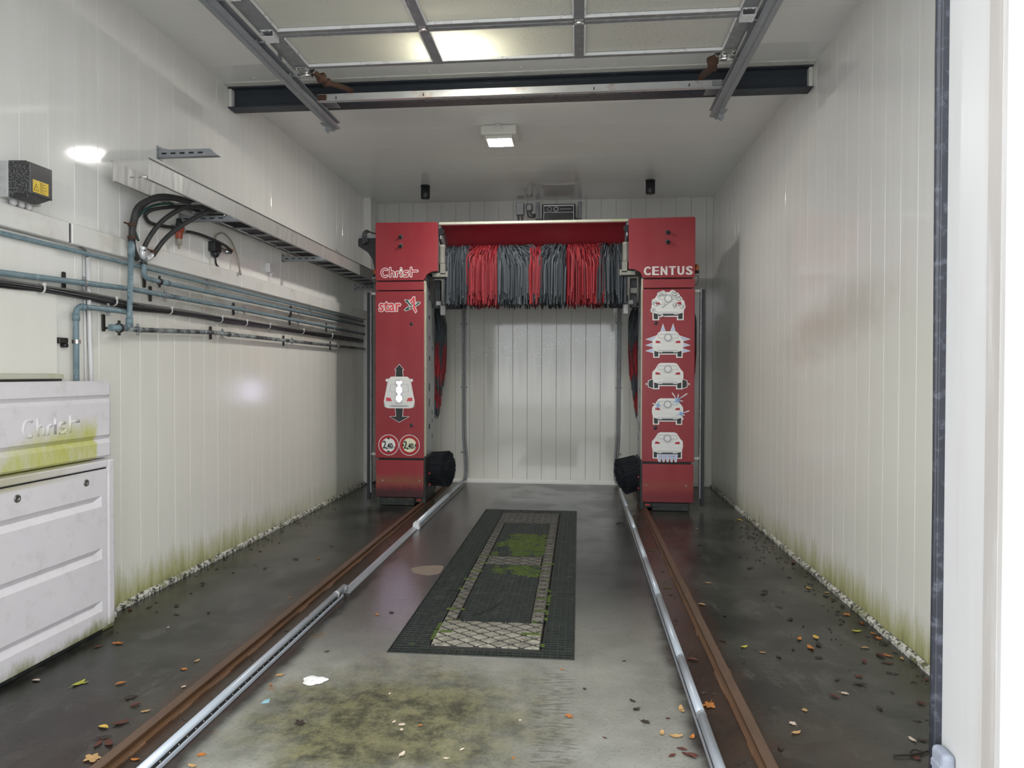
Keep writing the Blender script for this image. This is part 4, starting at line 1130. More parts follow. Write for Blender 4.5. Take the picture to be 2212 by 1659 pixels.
# 1 foam
d = Decal(DM, GY - 0.0005)
q = car_front(d, cc, 2.106, 0.345, 2)
rf_ = random.Random(3)
for (u, v, nn) in ((-0.085, 0.262, 9), (-0.055, 0.275, 6), (0.045, 0.280, 8), (0.085, 0.255, 10), (0.115, 0.215, 6), (-0.14, 0.19, 7), (-0.12, 0.165, 5), (-0.155, 0.10, 6), (-0.04, 0.155, 8), (0.075, 0.148, 8), (0.15, 0.135, 6), (-0.055, 0.045, 5)):
    for k in range(nn):
        a, c = q(u + rf_.uniform(-0.028, 0.028), v + rf_.uniform(-0.016, 0.016)); r = rf_.uniform(0.006, 0.012)
        d.lay('decal_black', 11).disc(a, c, r * 1.15, 10); d.lay('decal_white', 12).disc(a, c, r * 0.86, 10)
    if v > 0.08: d.lay('decal_white', 1).disc(*q(u, v), 0.034, 14)
d.done('foam_pictogram', FR, 'white car pictogram covered in foam bubbles')
# 2 water jets
d = Decal(DM, GY - 0.0005)
jets = [[(-0.055, 0.36), (-0.092, 0.225), (-0.010, 0.225)], [(0.055, 0.36), (0.010, 0.225), (0.092, 0.225)]]
for v in (0.195, 0.130, 0.068):
    for sg in (-1, 1): jets.append([(sg * 0.235, v), (sg * 0.10, v + 0.045), (sg * 0.10, v - 0.035)])
z0 = 1.695
for P in jets:
    P = [(cc + u, z0 + v) for u, v in P]
    d.lay('decal_white', 1).stroke(P + [P[0]], 0.012); d.lay('decal_spray', 2).poly(P)
car_front(d, cc, z0, 0.325, 3)
d.done('jet_pictogram', FR, 'white car pictogram with pale blue water jets')
# 3 wheel wash
d = Decal(DM, GY - 0.0005); z0 = 1.350
for sg in (-1, 1):
    P = [(cc + sg * u, z0 + v) for u, v in ((0.150, 0.0), (0.205, 0.020), (0.205, 0.085), (0.150, 0.105))]
    ax_ = [(cc + sg * 0.20, z0 + 0.050), (cc + sg * 0.228, z0 + 0.050)]
    d.lay('decal_white', 1).stroke(P + [P[0]], 0.014).stroke(ax_, 0.022); d.lay('decal_black', 2).poly(P).stroke(ax_, 0.008)
car_front(d, cc, z0, 0.325, 3)
d.done('wheel_wash_pictogram', FR, 'white car pictogram with black wheel brushes')
# 4 shine
d = Decal(DM, GY - 0.0005); z0 = 0.962
stars = [((0.105, 0.262), 0.125, 35), ((-0.105, 0.205), 0.075, 70), ((0.145, 0.115), 0.090, 20)]
for (u, v), r, a0 in stars:
    for k in range(4):
        for sg in (0, 180):
            L_ = r * (1.0, 0.5, 0.75, 0.45)[k]; a = a0 + k * 45 + sg
            d.lay('decal_white', 1).stroke([(cc + u, z0 + v), (cc + u + L_ * math.cos(R(a)), z0 + v + L_ * math.sin(R(a)))], 0.011)
car_front(d, cc, z0, 0.325, 2)
for (u, v), r, a0 in stars:
    for k in range(4):
        for sg in (0, 180):
            L_ = 0.72 * r * (1.0, 0.5, 0.75, 0.45)[k]; a = R(a0 + k * 45 + sg); c0 = (cc + u, z0 + v)
            d.lay('decal_blue', 12).poly([(c0[0] - 0.006 * math.sin(a), c0[1] + 0.006 * math.cos(a)), (c0[0] + 0.006 * math.sin(a), c0[1] - 0.006 * math.cos(a)), (c0[0] + L_ * math.cos(a), c0[1] + L_ * math.sin(a))])
d.done('shine_pictogram', FR, 'white car pictogram with blue sparkles')
# 5 underbody wash
d = Decal(DM, GY - 0.0005); z0 = 0.590
car_front(d, cc, z0, 0.325, 1)
P = [(-0.108, 0.036), (0.108, 0.036)]
for k in range(5):
    xk = 0.108 - k * 0.0432
    P += [(xk - 0.012, -0.040), (xk - 0.024, -0.040), (xk - 0.0432, 0.012 if k < 4 else -0.0)]
P = [(cc + u, z0 + v) for u, v in P]
d.lay('decal_white', 10).stroke(P + [P[0]], 0.010)
y_ = d.yy()
for k in range(5):
    xk = cc + 0.108 - k * 0.0432
    d.lay('decal_spray', 12).poly([(xk, z0 + 0.036), (xk - 0.014, z0 - 0.038), (xk - 0.024, z0 - 0.038), (xk - 0.0432, z0 + 0.036)])
d.done('underbody_pictogram', FR, 'white car pictogram with water jets from below')

# ---- cable carrier arm on the outer side of the left pillar ------------------------------------
MB().rbox(-2.545, -2.30, 7.86, 7.94, 3.060, 3.100, 0.004, 1).build('carrier_plate', 'galvanised', gantry)
MB().prism([(-2.545, 3.055), (-2.545, 2.975), (-2.50, 2.945), (-2.43, 2.90), (-2.375, 2.82), (-2.350, 2.70), (-2.318, 2.66), (-2.318, 3.055)], 1, 7.87, 7.92).build('carrier_arm', 'black_plastic', gantry)
for k in range(3):
    MB().tube(spline([(-2.47 + 0.02 * k, 7.85, 2.98 + 0.01 * k), (-2.48 + 0.02 * k, 7.84, 3.10), (-2.44 + 0.02 * k, 7.85, 3.15 - 0.01 * k), (-2.38, 7.86, 3.12), (-2.32, 7.87, 3.115)], 5), 0.008, 8).build('carrier_cable', 'cable_black', gantry)

# ---- brushes ----------------------------------------------------------------------------------
def strip(mb, pts, w, th, side):
    """a soft foam strip: flat four-sided bar through the points"""
    n = len(pts); vs = []
    for i, p in enumerate(pts):
        t = (pts[min(i + 1, n - 1)] - pts[max(i - 1, 0)]).normalized()
        a = (side - t * side.dot(t)).normalized(); b = t.cross(a)
        for (u, v) in ((-1, -1), (1, -1), (1, 1), (-1, 1)): vs.append(p + a * (u * w / 2) + b * (v * th / 2))
    fs = [(4 * i + k, 4 * i + (k + 1) % 4, 4 * i + 4 + (k + 1) % 4, 4 * i + 4 + k) for i in range(n - 1) for k in range(4)]
    fs += [(0, 3, 2, 1), (4 * n - 4, 4 * n - 3, 4 * n - 2, 4 * n - 1)]
    mb.add(vs, fs)

BY, BZ, BR = 8.22, 2.80, 0.075
core = MB().cyl((GX - 1.02, BY, BZ), (GX + 1.02, BY, BZ), BR, n=24)
core.cyl((GX - 1.16, BY, BZ), (GX + 1.16, BY, BZ), 0.03, n=14)
top_brush = core.build('top_brush', 'gantry_grey', gantry)
px = lambda p: -1.553 + (p - 963) * 0.00533
tufts = [('grey', 972, 1008, 963, 1018, 520, 2.92), ('red', 1040, 1077, 1012, 1077, 640, 2.94), ('grey', 1079, 1114, 1079, 1162, 680, 2.94), ('red', 1150, 1166, 1146, 1173, 220, 2.84),
         ('grey', 1196, 1225, 1167, 1225, 600, 2.94), ('red', 1229, 1280, 1228, 1306, 720, 2.94), ('grey', 1308, 1342, 1292, 1351, 560, 2.93)]
for (colr, r0, r1, t0, t1, cnt, ztop) in tufts:
    mb = MB()
    for i in range(cnt):
        u = rnd.random()
        xr = px(r0 + (r1 - r0) * u) + rnd.uniform(-0.006, 0.006); xt = px(t0 + (t1 - t0) * u) + rnd.uniform(-0.012, 0.012)
        back = rnd.random() < 0.22
        th0 = rnd.uniform(-25, 95) if not back else rnd.uniform(-100, -25)     # 0 = straight up, + = towards the drive-in side
        if ztop < 2.9: th0 = rnd.uniform(20, 80)
        lay = max(0.0, min(1.0, (95 - th0) / 110.0)) if not back else rnd.random()
        zend = 2.298 + 0.46 * lay ** 1.15 * rnd.uniform(0.55, 1.2) + rnd.uniform(0, 0.05) if rnd.random() < 0.82 else 2.290 + rnd.uniform(0, 0.03)
        a = R(th0); p = Vector((xr, BY - math.sin(a) * BR, BZ + math.cos(a) * BR))
        pts = [p.copy()]; ds = 0.035; sl_ = 0.0
        turn = 0.13 + 0.20 * rnd.random()
        sgn = 1 if th0 >= 0 or not back else -1
        tgt = 180 if not back else -180
        yaw = 0.0
        for k in range(60):
            f = min(1.0, sl_ / turn); f = f * f * (3 - 2 * f)
            aa = R(th0 + (tgt - th0) * f * 0.985)
            dr = Vector((0, -math.sin(aa), math.cos(aa)))
            p = p + dr * ds; sl_ += ds
            g_ = min(1.0, sl_ / 0.30)
            p.x = xr + (xt - xr) * (g_ * g_ * (3 - 2 * g_)) + 0.004 * math.sin(7 * sl_ + i)
            if p.z < zend and f > 0.6:
                p.z = zend; pts.append(p.copy()); break
            pts.append(p.copy()); ds = 0.035 if f < 1 else 0.12
        if len(pts) > 2: strip(mb, pts, rnd.uniform(0.010, 0.015), 0.005, Vector((1, rnd.uniform(-0.9, 0.9), 0)))
    o = mb.build('foam_strips', 'foam_' + colr, top_brush, ('dark grey' if colr == 'grey' else 'red') + ' foam strips', kind='stuff')

def side_brush(s):
    xc = GX + s * 1.525; yc = 8.60
    sh = MB().cyl((xc, yc, 0.75), (xc, yc, 2.45), 0.05, n=16)
    root = sh.build('side_brush', 'gantry_grey', gantry)
    bands = [('grey', 2.16, 2.42), ('red', 1.96, 2.16), ('grey', 1.80, 1.96), ('red', 1.64, 1.80), ('grey', 1.56, 1.64)]
    for colr, z0, z1 in bands:
        mb = MB()
        for i in range(330):
            a = rnd.uniform(0, 2 * math.pi); z = rnd.uniform(z0, z1); L = rnd.uniform(0.48, 0.62)
            fz = (2.45 - z) / 0.95
            out = 0.37 - 0.16 * max(0, fz - 0.35)
            e = Vector((math.cos(a), math.sin(a), 0)); p0 = Vector((xc, yc, z)) + e * 0.05
            pts = [p0, p0 + e * out * 0.45 + Vector((0, 0, 0.00)), p0 + e * out * 0.80 + Vector((0, 0, -0.10)), p0 + e * (out * 0.95) + Vector((0, 0, -0.26)), p0 + e * (out * 0.92) + Vector((0, 0, -L))]
            strip(mb, spline(pts, 3), 0.015, 0.006, Vector((-math.sin(a), math.cos(a), 0)))
        mb.build('foam_strips', 'foam_' + colr, root, ('dark grey' if colr == 'grey' else 'red') + ' foam strips', kind='stuff')
side_brush(-1); side_brush(1)

def wheel_brush(s, lean):
    xc = GX + s * 1.12; yc = 8.22; zc = 0.375
    ax_ = Vector((-s, -0.25, lean)).normalized()
    base = Vector((xc + s * 0.10, yc, zc))
    hb = MB().lathe([(0.0, -0.06), (0.07, -0.06), (0.07, 0.0), (0.20, 0.0), (0.20, 0.02), (0.0, 0.02)], base, ax_, 24)
    root = hb.build('wheel_brush', 'black_brush', gantry)
    a = ax_.orthogonal().normalized(); b = ax_.cross(a)
    mb = MB()
    for i in range(2300):
        r = 0.215 * math.sqrt(rnd.random()); t = rnd.uniform(0, 2 * math.pi)
        e = a * math.cos(t) + b * math.sin(t)
        L = 0.20 + 0.02 * rnd.random() + (0.045 if r < 0.11 else 0.0)
        p0 = base + e * r * 0.92
        strip(mb, [p0, p0 + ax_ * L * 0.5 + e * 0.006, p0 + ax_ * L + e * 0.014], 0.007, 0.006, e.cross(ax_))
    mb.build('bristles', 'black_brush', root, 'black bristles', kind='stuff')
wheel_brush(-1, 0.02); wheel_brush(1, -0.28)

# ================================================================== PIPE WALL
# white trunking along the wall
du = empty('cable_trunking', (XL, 3.7, 2.23), 'long white sheet metal trunking above the teal pipes', 'trunking')
segs = [(2.2, 3.694), (3.716, 5.70), (5.705, 7.55), (7.555, 9.236)]
for a, c in segs:
    MB().rbox(XL + 0.001, XL + 0.052, a, c, 2.234, 2.352, 0.005, 1).build('cover', 'trim_white', du)
MB().rbox(XL + 0.001, XL + 0.040, 3.690, 3.720, 2.240, 2.350, 0.002, 1).build('joint_gap', 'bracket_dark', du)

# pipes -------------------------------------------------------------------------------------------
def clamp(parent, p, axis, r, brk=True, dz=0.0, dark=False, off=0.10):
    """ring round the pipe and a slotted wall bracket next to it"""
    c = MB().ring(p, axis, r + 0.0005, 0.018, 0.005, 18)
    c.rbox(p[0] - 0.006, p[0] + 0.006, p[1] - 0.008, p[1] + 0.008, p[2] + r, p[2] + r + 0.022, 0.002, 1)
    c.rbox(p[0] - 0.006, p[0] + 0.006, p[1] - 0.008, p[1] + 0.008, p[2] - r - 0.022, p[2] - r, 0.002, 1)
    c.cyl((XL + 0.003, p[1], p[2]), (p[0] - r, p[1], p[2]), 0.007, n=8)
    cl = c.build('pipe_clamp', 'galvanised_dull' if not dark else 'bracket_dark', parent)
    if brk:
        MB().rbox(XL + 0.003, XL + 0.016, p[1] - off - 0.013, p[1] - off + 0.013, p[2] - 0.052 + dz, p[2] + 0.052 + dz, 0.006, 2).build('wall_plate', 'bracket_dark', cl)

def pipe(name, pts, r, mat, label, cat='pipe', n=14):
    o = empty(name, pts[0], label, cat)
    MB().tube(pts, r, n).build('run', mat, o)
    return o
def bend(pts, rad=0.05, k=5):
    """polyline with rounded corners"""
    P = [Vector(p) for p in pts]; out = [P[0]]
    for i in range(1, len(P) - 1):
        u = (P[i - 1] - P[i]); w = (P[i + 1] - P[i]); d = min(rad, u.length * 0.45, w.length * 0.45)
        a = P[i] + u.normalized() * d; b = P[i] + w.normalized() * d
        for j in range(k + 1):
            t = j / k; out.append(a * (1 - t) ** 2 + P[i] * 2 * t * (1 - t) + b * t * t)
    return out + [P[-1]]
def sleeve(parent, p0, p1, r, mat): MB().cyl(p0, p1, r, n=16).build('fitting', mat, parent)

XP = XL + 0.055
YEND = 9.10
pa = pipe('water_pipe', [(XL + 0.035, 2.2, 2.198), (XL + 0.035, 4.2, 2.202), (XL + 0.035, 6.5, 2.200), (XL + 0.035, YEND, 2.198)], 0.0125, 'pipe_teal', 'thinnest teal pipe running directly under the white trunking')
for yy in (3.1, 5.2, 7.3): clamp(pa, (XL + 0.035, yy, 2.20), (0, 1, 0), 0.0125, False)
pb = pipe('water_pipe', [(XP, 2.2, 1.975), (XP, 3.2, 1.997), (XP, 4.2, 2.040), (XP, 5.7, 2.046), (XP, 6.9, 2.041), (XP, YEND, 2.032)], 0.0165, 'pipe_teal', 'long straight teal pipe just above the black cable bundle')
for yy in (3.80, 4.60, 5.75, 6.90, 7.92): clamp(pb, (XP, yy, {3.80: 2.022, 4.60: 2.042, 5.75: 2.046, 6.90: 2.041, 7.92: 2.037}[yy]), (0, 1, 0), 0.0165)
# pipe fed by two hoses through a Y piece
pc = pipe('water_pipe', bend([(XP + 0.01, 4.350, 2.255), (XP + 0.01, 4.345, 2.130), (XP, 4.52, 2.128), (XP, 6.0, 2.134), (XP, YEND, 2.142)], 0.055), 0.0165, 'pipe_teal', 'teal pipe with an elbow fed by two black hoses through a Y piece')
sleeve(pc, (XP + 0.01, 4.350, 2.262), (XP + 0.01, 4.349, 2.215), 0.022, 'pipe_dirty')
sleeve(pc, (XP, 4.56, 2.128), (XP, 4.64, 2.129), 0.021, 'pipe_teal')
ypc = MB().tube([(XP + 0.012, 4.350, 2.245), (XP + 0.014, 4.325, 2.275), (XP + 0.020, 4.318, 2.310)], 0.0165, 12).tube([(XP + 0.012, 4.350, 2.245), (XP + 0.020, 4.400, 2.270), (XP + 0.026, 4.418, 2.300)], 0.0165, 12)
ypc.build('y_piece', 'galvanised_bright', pc)
clamp(pc, (XP, 4.535, 2.128), (0, 1, 0), 0.0165, dark=True); clamp(pc, (XP, 6.93, 2.138), (0, 1, 0), 0.0165)
# thick riser coming down from the big hose
XQ = XL + 0.105
pd = pipe('riser_pipe', bend([(XQ, 4.160, 2.335), (XQ, 4.135, 1.790), (XQ - 0.02, 4.02, 1.778)], 0.03), 0.0165, 'pipe_teal', 'thick upright teal pipe hanging below the big black hose, crossing all the others')
sleeve(pd, (XQ, 4.160, 2.315), (XQ, 4.158, 2.235), 0.0215, 'pipe_teal'); sleeve(pd, (XQ, 4.137, 1.85), (XQ, 4.136, 1.80), 0.0215, 'pipe_teal')
sleeve(pd, (XQ - 0.002, 4.110, 1.782), (XQ - 0.020, 3.985, 1.777), 0.0205, 'pipe_teal')
clamp(pd, (XQ - 0.015, 4.06, 1.780), (0, 1, 0), 0.024, True, 0.03, True, 0.03)
pe = pipe('water_pipe', [(XQ - 0.02, 4.155, 1.782), (XP, 4.33, 1.785), (XP, 5.2, 1.822), (XP, 6.5, 1.826), (XP, YEND, 1.834)], 0.0165, 'pipe_dirty', 'lowest grimy grey pipe below the black cable bundle')
sleeve(pe, (XP, 5.47, 1.823), (XP, 5.55, 1.824), 0.021, 'pipe_dirty')
for yy, zz in ((4.28, 1.785), (5.38, 1.823), (6.75, 1.827), (8.05, 1.831)): clamp(pe, (XP + (0.01 if yy < 4.3 else 0), yy, zz), (0, 1, 0), 0.0165, yy > 5)
# pipe dropping behind the cabinet
pf = pipe('drop_pipe', bend([(XP, 3.735, 1.20), (XP, 3.735, 1.883), (XP + 0.01, 4.0, 1.888), (XQ - 0.018, 4.142, 1.885)], 0.05), 0.0160, 'pipe_teal', 'teal pipe turning down behind the white cabinet')
sleeve(pf, (XP, 3.735, 1.80), (XP, 3.735, 1.84), 0.0205, 'pipe_teal'); sleeve(pf, (XP, 3.775, 1.883), (XP, 3.81, 1.8835), 0.0205, 'pipe_teal')
clamp(pf, (XP + 0.003, 4.005, 1.888), (0, 1, 0), 0.0160, True, -0.01)
vc = MB().ring((XP, 3.735, 1.680), (0, 0, 1), 0.0165, 0.022, 0.006, 18).build('pipe_clamp', 'steel_bright', pf)
MB().rbox(XL, XP - 0.018, 3.675, 3.705, 1.645, 1.668, 0.006, 1).rbox(XL, XL + 0.03, 3.640, 3.710, 1.668, 1.700, 0.004, 1).build('wall_plate', 'bracket_dark', vc)

# white conduit and its wire
co = empty('conduit', (XL, 3.89, 1.2), 'white plastic conduit dropping from the trunking behind the pipes', 'conduit')
MB().tube([(XL + 0.022, 3.876, 2.183), (XL + 0.022, 3.886, 1.9), (XL + 0.022, 3.900, 1.5), (XL + 0.022, 3.905, 1.2)], 0.0125, 12).build('tube', 'conduit_white', co)
MB().tube(spline([(XL + 0.03, 3.800, 2.236), (XL + 0.035, 3.835, 2.222), (XL + 0.028, 3.868, 2.200), (XL + 0.022, 3.876, 2.18)], 5), 0.006, 8).build('wire', 'cable_grey', co)
MB().tube([(XL + 0.012, 3.858, 2.2), (XL + 0.012, 3.866, 1.7), (XL + 0.012, 3.872, 1.2)], 0.006, 8).build('wire', 'conduit_white', co)

# cable bundle: a grey and a black cable tied together
cbp = [(2.2, 1.945), (3.2, 1.950), (3.5, 1.955), (3.85, 1.953), (4.1, 1.945), (4.3, 1.938), (4.65, 1.944), (5.1, 1.942), (5.5, 1.936), (5.75, 1.940), (6.2, 1.942), (7.0, 1.944), (8.0, 1.942), (YEND, 1.942)]
cu = empty('cable_bundle', (XL, 3.2, 1.94), 'drooping bundle of black and grey cables with white ties', 'cable bundle')
for k, (dz, dx, r, m_) in enumerate(((0.012, 0.024, 0.013, 'cable_grey'), (-0.012, 0.024, 0.012, 'cable_black'), (-0.004, 0.042, 0.011, 'cable_black'), (0.014, 0.044, 0.007, 'cable_grey'))):
    pts = [(XL + dx, y_, z_ + dz * (1 + 0.25 * math.sin(3 * y_ + k)) + 0.004 * math.sin(5 * y_ + 2 * k)) for y_, z_ in cbp]
    MB().tube(spline(pts, 6), r, 10).build('cable', m_, cu)
for yy, zz in ((3.50, 1.955), (4.09, 1.946), (4.68, 1.944), (5.38, 1.938), (5.80, 1.940), (6.25, 1.942), (7.05, 1.944), (7.9, 1.942)):
    MB().ring((XL + 0.0315, yy, zz), (0, 1, 0), 0.0255, 0.012, 0.003, 16).rbox(XL + 0.050, XL + 0.062, yy - 0.008, yy + 0.008, zz + 0.012, zz + 0.030, 0.002, 1).build('cable_tie', 'tie_white', cu)

# raised wall lining above the cabinet
ll = MB().rbox(XL, XL + 0.016, 2.15, 3.640, 1.495, 2.228, 0.003, 1)
wl = ll.build('trim_3', 'wall_panel', kind='structure'); tag(wl, 'raised white lining panel on the pipe wall above the cabinet')
MB().rbox(XL, XL + 0.045, 2.15, 3.655, 1.468, 1.495, 0.004, 1).build('sill', 'trim_algae', wl)
MB().rbox(XL, XL + 0.040, 2.15, 3.645, 1.458, 1.468, 0.002, 1).build('sill_gap', 'bracket_dark', wl)

# ------------------------------------------------------------------ cable tray on cantilever arms
tray = empty('cable_tray', (-2.7, 6.2, 2.66), 'galvanised cable tray on wall arms with black cables showing beneath', 'cable tray')
def channel(x0, y0, y1, s):
    b = MB()
    b.rbox(x0 - 0.0015, x0 + 0.0015, y0, y1, 2.652, 2.778, 0.001, 1)
    lo, hi = sorted((x0, x0 - s * 0.022)); b.rbox(lo, hi, y0, y1, 2.652, 2.655, 0.001, 1)
    lo, hi = sorted((x0, x0 + s * 0.012)); b.rbox(lo, hi, y0, y1, 2.774, 2.778, 0.001, 1)
    return b.build('side_channel', 'zinc_tray', tray)
channel(-2.545, 3.925, 9.08, 1)
channel(-2.795, 3.965, 9.08, -1)
for k in range(17):
    yy = 4.55 + 0.27 * k
    MB().rbox(-2.775, -2.565, yy, yy + 0.022, 2.655, 2.668, 0.002, 1).build('rung', 'galvanised_dull', tray)
for k in range(7):
    x0 = -2.76 + 0.028 * k
    MB().tube([(x0, 4.90, 2.684), (x0 + 0.004, 5.6, 2.684), (x0 - 0.003, 7.0, 2.684), (x0, 9.06, 2.684)], 0.0135, 8).build('cable', 'cable_black', tray)
for yy in (4.83, 4.95):
    MB().cyl((-2.552, yy, 2.632), (-2.552, yy, 2.655), 0.006, n=8).build('bolt', 'steel_bright', tray)
MB().cyl((-2.66, 3.93, 2.664), (-2.552, 3.93, 2.664), 0.005, n=8).build('bolt', 'steel_bright', tray)

def arm(yc, z0, x1, label, group='cantilever arms of the pipe wall', plate=True, hh=0.038):
    t = empty('wall_arm', (XL, yc, z0), label, 'bracket', group)
    hb = hh * 1.35
    MB().rbox(XL, XL + 0.006, yc - 0.035, yc + 0.035, z0 - 0.012, z0 + hb + 0.012, 0.002, 1).build('wall_flange', 'galvanised_dull', t)
    # C section with cut end
    b = MB()
    tip = x1 + 0.06
    b.prism([(XL + 0.005, z0), (XL + 0.09, z0), (x1, z0), (tip, z0), (x1, z0 + hh), (XL + 0.09, z0 + hh), (XL + 0.005, z0 + hb)], 1, yc - 0.0215, yc - 0.0190)
    b.box(XL + 0.09, x1, yc - 0.0190, yc + 0.0215, z0 + hh - 0.0025, z0 + hh)
    b.box(XL + 0.005, tip, yc - 0.0190, yc + 0.0215, z0, z0 + 0.0025)
    b.box(x1 - 0.0025, x1, yc - 0.0190, yc + 0.0215, z0 + 0.0025, z0 + hh - 0.0025)
    o = b.build('channel', 'galvanised', t)
    n = max(3, int((x1 - XL - 0.06) / 0.055))
    for k in range(n):
        xa = XL + 0.030 + k * (x1 - XL - 0.05) / n
        MB().rbox(xa, xa + 0.036, yc - 0.0222, yc - 0.0212, z0 + hh * 0.36, z0 + hh * 0.60, 0.0003, 1).build('slot', 'black_gap', o)
    return t
arm(4.625, 2.998, -2.535, 'empty slotted galvanised wall arm above the cable tray', hh=0.05)
arm(4.89, 2.612, -2.53, 'slotted wall arm carrying the cable tray beside the thick hoses')
arm(6.66, 2.612, -2.53, 'slotted wall arm carrying the middle of the cable tray')
arm(8.89, 2.608, -2.56, 'slotted wall arm carrying the cable tray end beside the gantry')
dv = empty('drip_cap', (-2.80, 6.60, 2.66), 'small clear plastic flap hanging at the middle tray arm', 'flap')
MB().prism(rounded([(-2.86, 2.655), (-2.80, 2.655), (-2.79, 2.70), (-2.81, 2.745), (-2.85, 2.735)], 0.02, 4), 1, 6.60, 6.603).build('flap', 'hose_clear', dv)

# ------------------------------------------------------------------ hoses from tray to pipes
def hose(pts, r, label, mat='hose_black', ends=None, name='hose'):
    o = empty(name, pts[-1], label, 'hose')
    MB().tube(spline(pts, 7), r, 12).build('run', mat, o)
    return o
h1 = hose([(-2.622, 4.86, 2.690), (-2.64, 4.62, 2.676), (-2.71, 4.36, 2.655), (-2.785, 4.22, 2.575), (XQ + 0.003, 4.175, 2.46), (XQ, 4.160, 2.330)], 0.0195, 'thickest black hose arching from the tray into the upright teal pipe')
MB().ring((XQ, 4.161, 2.355), (0, 0, 1), 0.0195, 0.020, 0.004, 18).cyl((XQ + 0.01, 4.12, 2.355), (XQ + 0.01, 4.20, 2.355), 0.006, n=8).build('hose_clip', 'rust_dark', h1)
MB().ring((XQ + 0.001, 4.164, 2.435), (0, 0, 1), 0.0200, 0.018, 0.004, 18).cyl((XQ - 0.005, 4.10, 2.437), (XQ, 4.20, 2.433), 0.006, n=8).build('hose_clip', 'rust_dark', h1)
h2 = hose([(-2.712, 4.86, 2.700), (-2.72, 4.60, 2.700), (-2.76, 4.36, 2.66), (-2.82, 4.26, 2.56), (-2.835, 4.225, 2.46), (-2.84, 4.215, 2.37), (-2.85, 4.24, 2.30), (XL + 0.06, 4.29, 2.24)], 0.019, 'black hose behind the thickest hose, pressed against the wall')
gr_ = hose([(-2.772, 4.86, 2.69), (-2.775, 4.55, 2.66), (-2.80, 4.36, 2.60), (-2.845, 4.29, 2.52), (-2.862, 4.27, 2.44), (-2.855, 4.30, 2.36)], 0.008, 'thin green earth lead hanging beside the thick hoses', 'decal_green', name='earth_lead')
h3 = hose([(-2.664, 4.86, 2.690), (-2.678, 4.66, 2.665), (-2.70, 4.55, 2.63), (-2.765, 4.44, 2.53), (-2.81, 4.37, 2.42), (XP + 0.020, 4.318, 2.300)], 0.0155, 'black hose bending down to the rear branch of the Y piece')
h4 = hose([(-2.582, 4.88, 2.690), (-2.592, 4.78, 2.664), (-2.65, 4.68, 2.61), (-2.735, 4.56, 2.50), (-2.79, 4.48, 2.40), (XP + 0.026, 4.418, 2.285)], 0.0155, 'black hose bending down to the front branch of the Y piece')
MB().ring((XP + 0.020, 4.322, 2.318), (0.3, 0.1, 1), 0.0158, 0.020, 0.004, 18).build('hose_clip', 'galvanised_bright', h3)
MB().ring((XP + 0.030, 4.421, 2.310), (0.3, 0.1, 1), 0.0158, 0.020, 0.004, 18).cyl((XP + 0.03, 4.36, 2.318), (XP + 0.03, 4.45, 2.306), 0.006, n=8).build('hose_clip', 'rust_dark', h4)
h5 = hose([(-2.748, 4.86, 2.68), (-2.76, 4.62, 2.655), (-2.83, 4.44, 2.60), (-2.872, 4.40, 2.555), (-2.880, 4.46, 2.515), (-2.872, 4.60, 2.520), (-2.865, 4.722, 2.535)], 0.0125, 'slim black air hose looping into the filter regulator')

# ------------------------------------------------------------------ filter regulator
fr = empty('filter_regulator', (XL, 4.78, 2.44), 'small red and black compressed air filter regulator on the wall', 'regulator')
xr = XL + 0.050
MB().rbox(XL, xr - 0.02, 4.755, 4.805, 2.505, 2.565, 0.003, 1).build('mount', 'galvanised_dull', fr)
MB().rbox(xr - 0.024, xr + 0.024, 4.750, 4.810, 2.515, 2.555, 0.005, 2).build('body', 'regulator_red', fr)
MB().lathe([(0.022, 0.0), (0.024, 0.01), (0.020, 0.03), (0.018, 0.055), (0.013, 0.058), (0.0, 0.06)], (xr, 4.78, 2.555), (0, 0, 1), 16).build('knob', 'black_plastic', fr)
MB().lathe([(0.0, 0.0), (0.022, 0.0), (0.024, 0.006), (0.024, 0.018), (0.0, 0.020)], (xr, 4.815, 2.535), (0.75, 0.65, 0), 18).build('gauge', 'galvanised_dull', fr)
MB().cyl((xr, 4.722, 2.535), (xr, 4.752, 2.535), 0.013, n=12).cyl((xr, 4.808, 2.532), (xr, 4.850, 2.532), 0.013, n=12).build('port', 'galvanised', fr)
MB().lathe([(0.024, 0.0), (0.025, -0.02), (0.022, -0.045), (0.018, -0.05)], (xr, 4.78, 2.515), (0, 0, 1), 16).build('bowl_guard', 'regulator_red', fr)
MB().lathe([(0.019, 0.0), (0.020, -0.025), (0.017, -0.045), (0.006, -0.048), (0.006, -0.065), (0.003, -0.075), (0.0, -0.075)], (xr, 4.78, 2.468), (0, 0, 1), 16).build('bowl', 'hose_clear', fr)
hose([(xr, 4.846, 2.532), (xr - 0.004, 4.95, 2.548), (xr - 0.008, 5.10, 2.556), (xr, 5.27, 2.550), (xr + 0.01, 5.42, 2.535), (xr + 0.012, 5.52, 2.505)], 0.0115, 'slim black air hose running from the regulator to the ball valve')

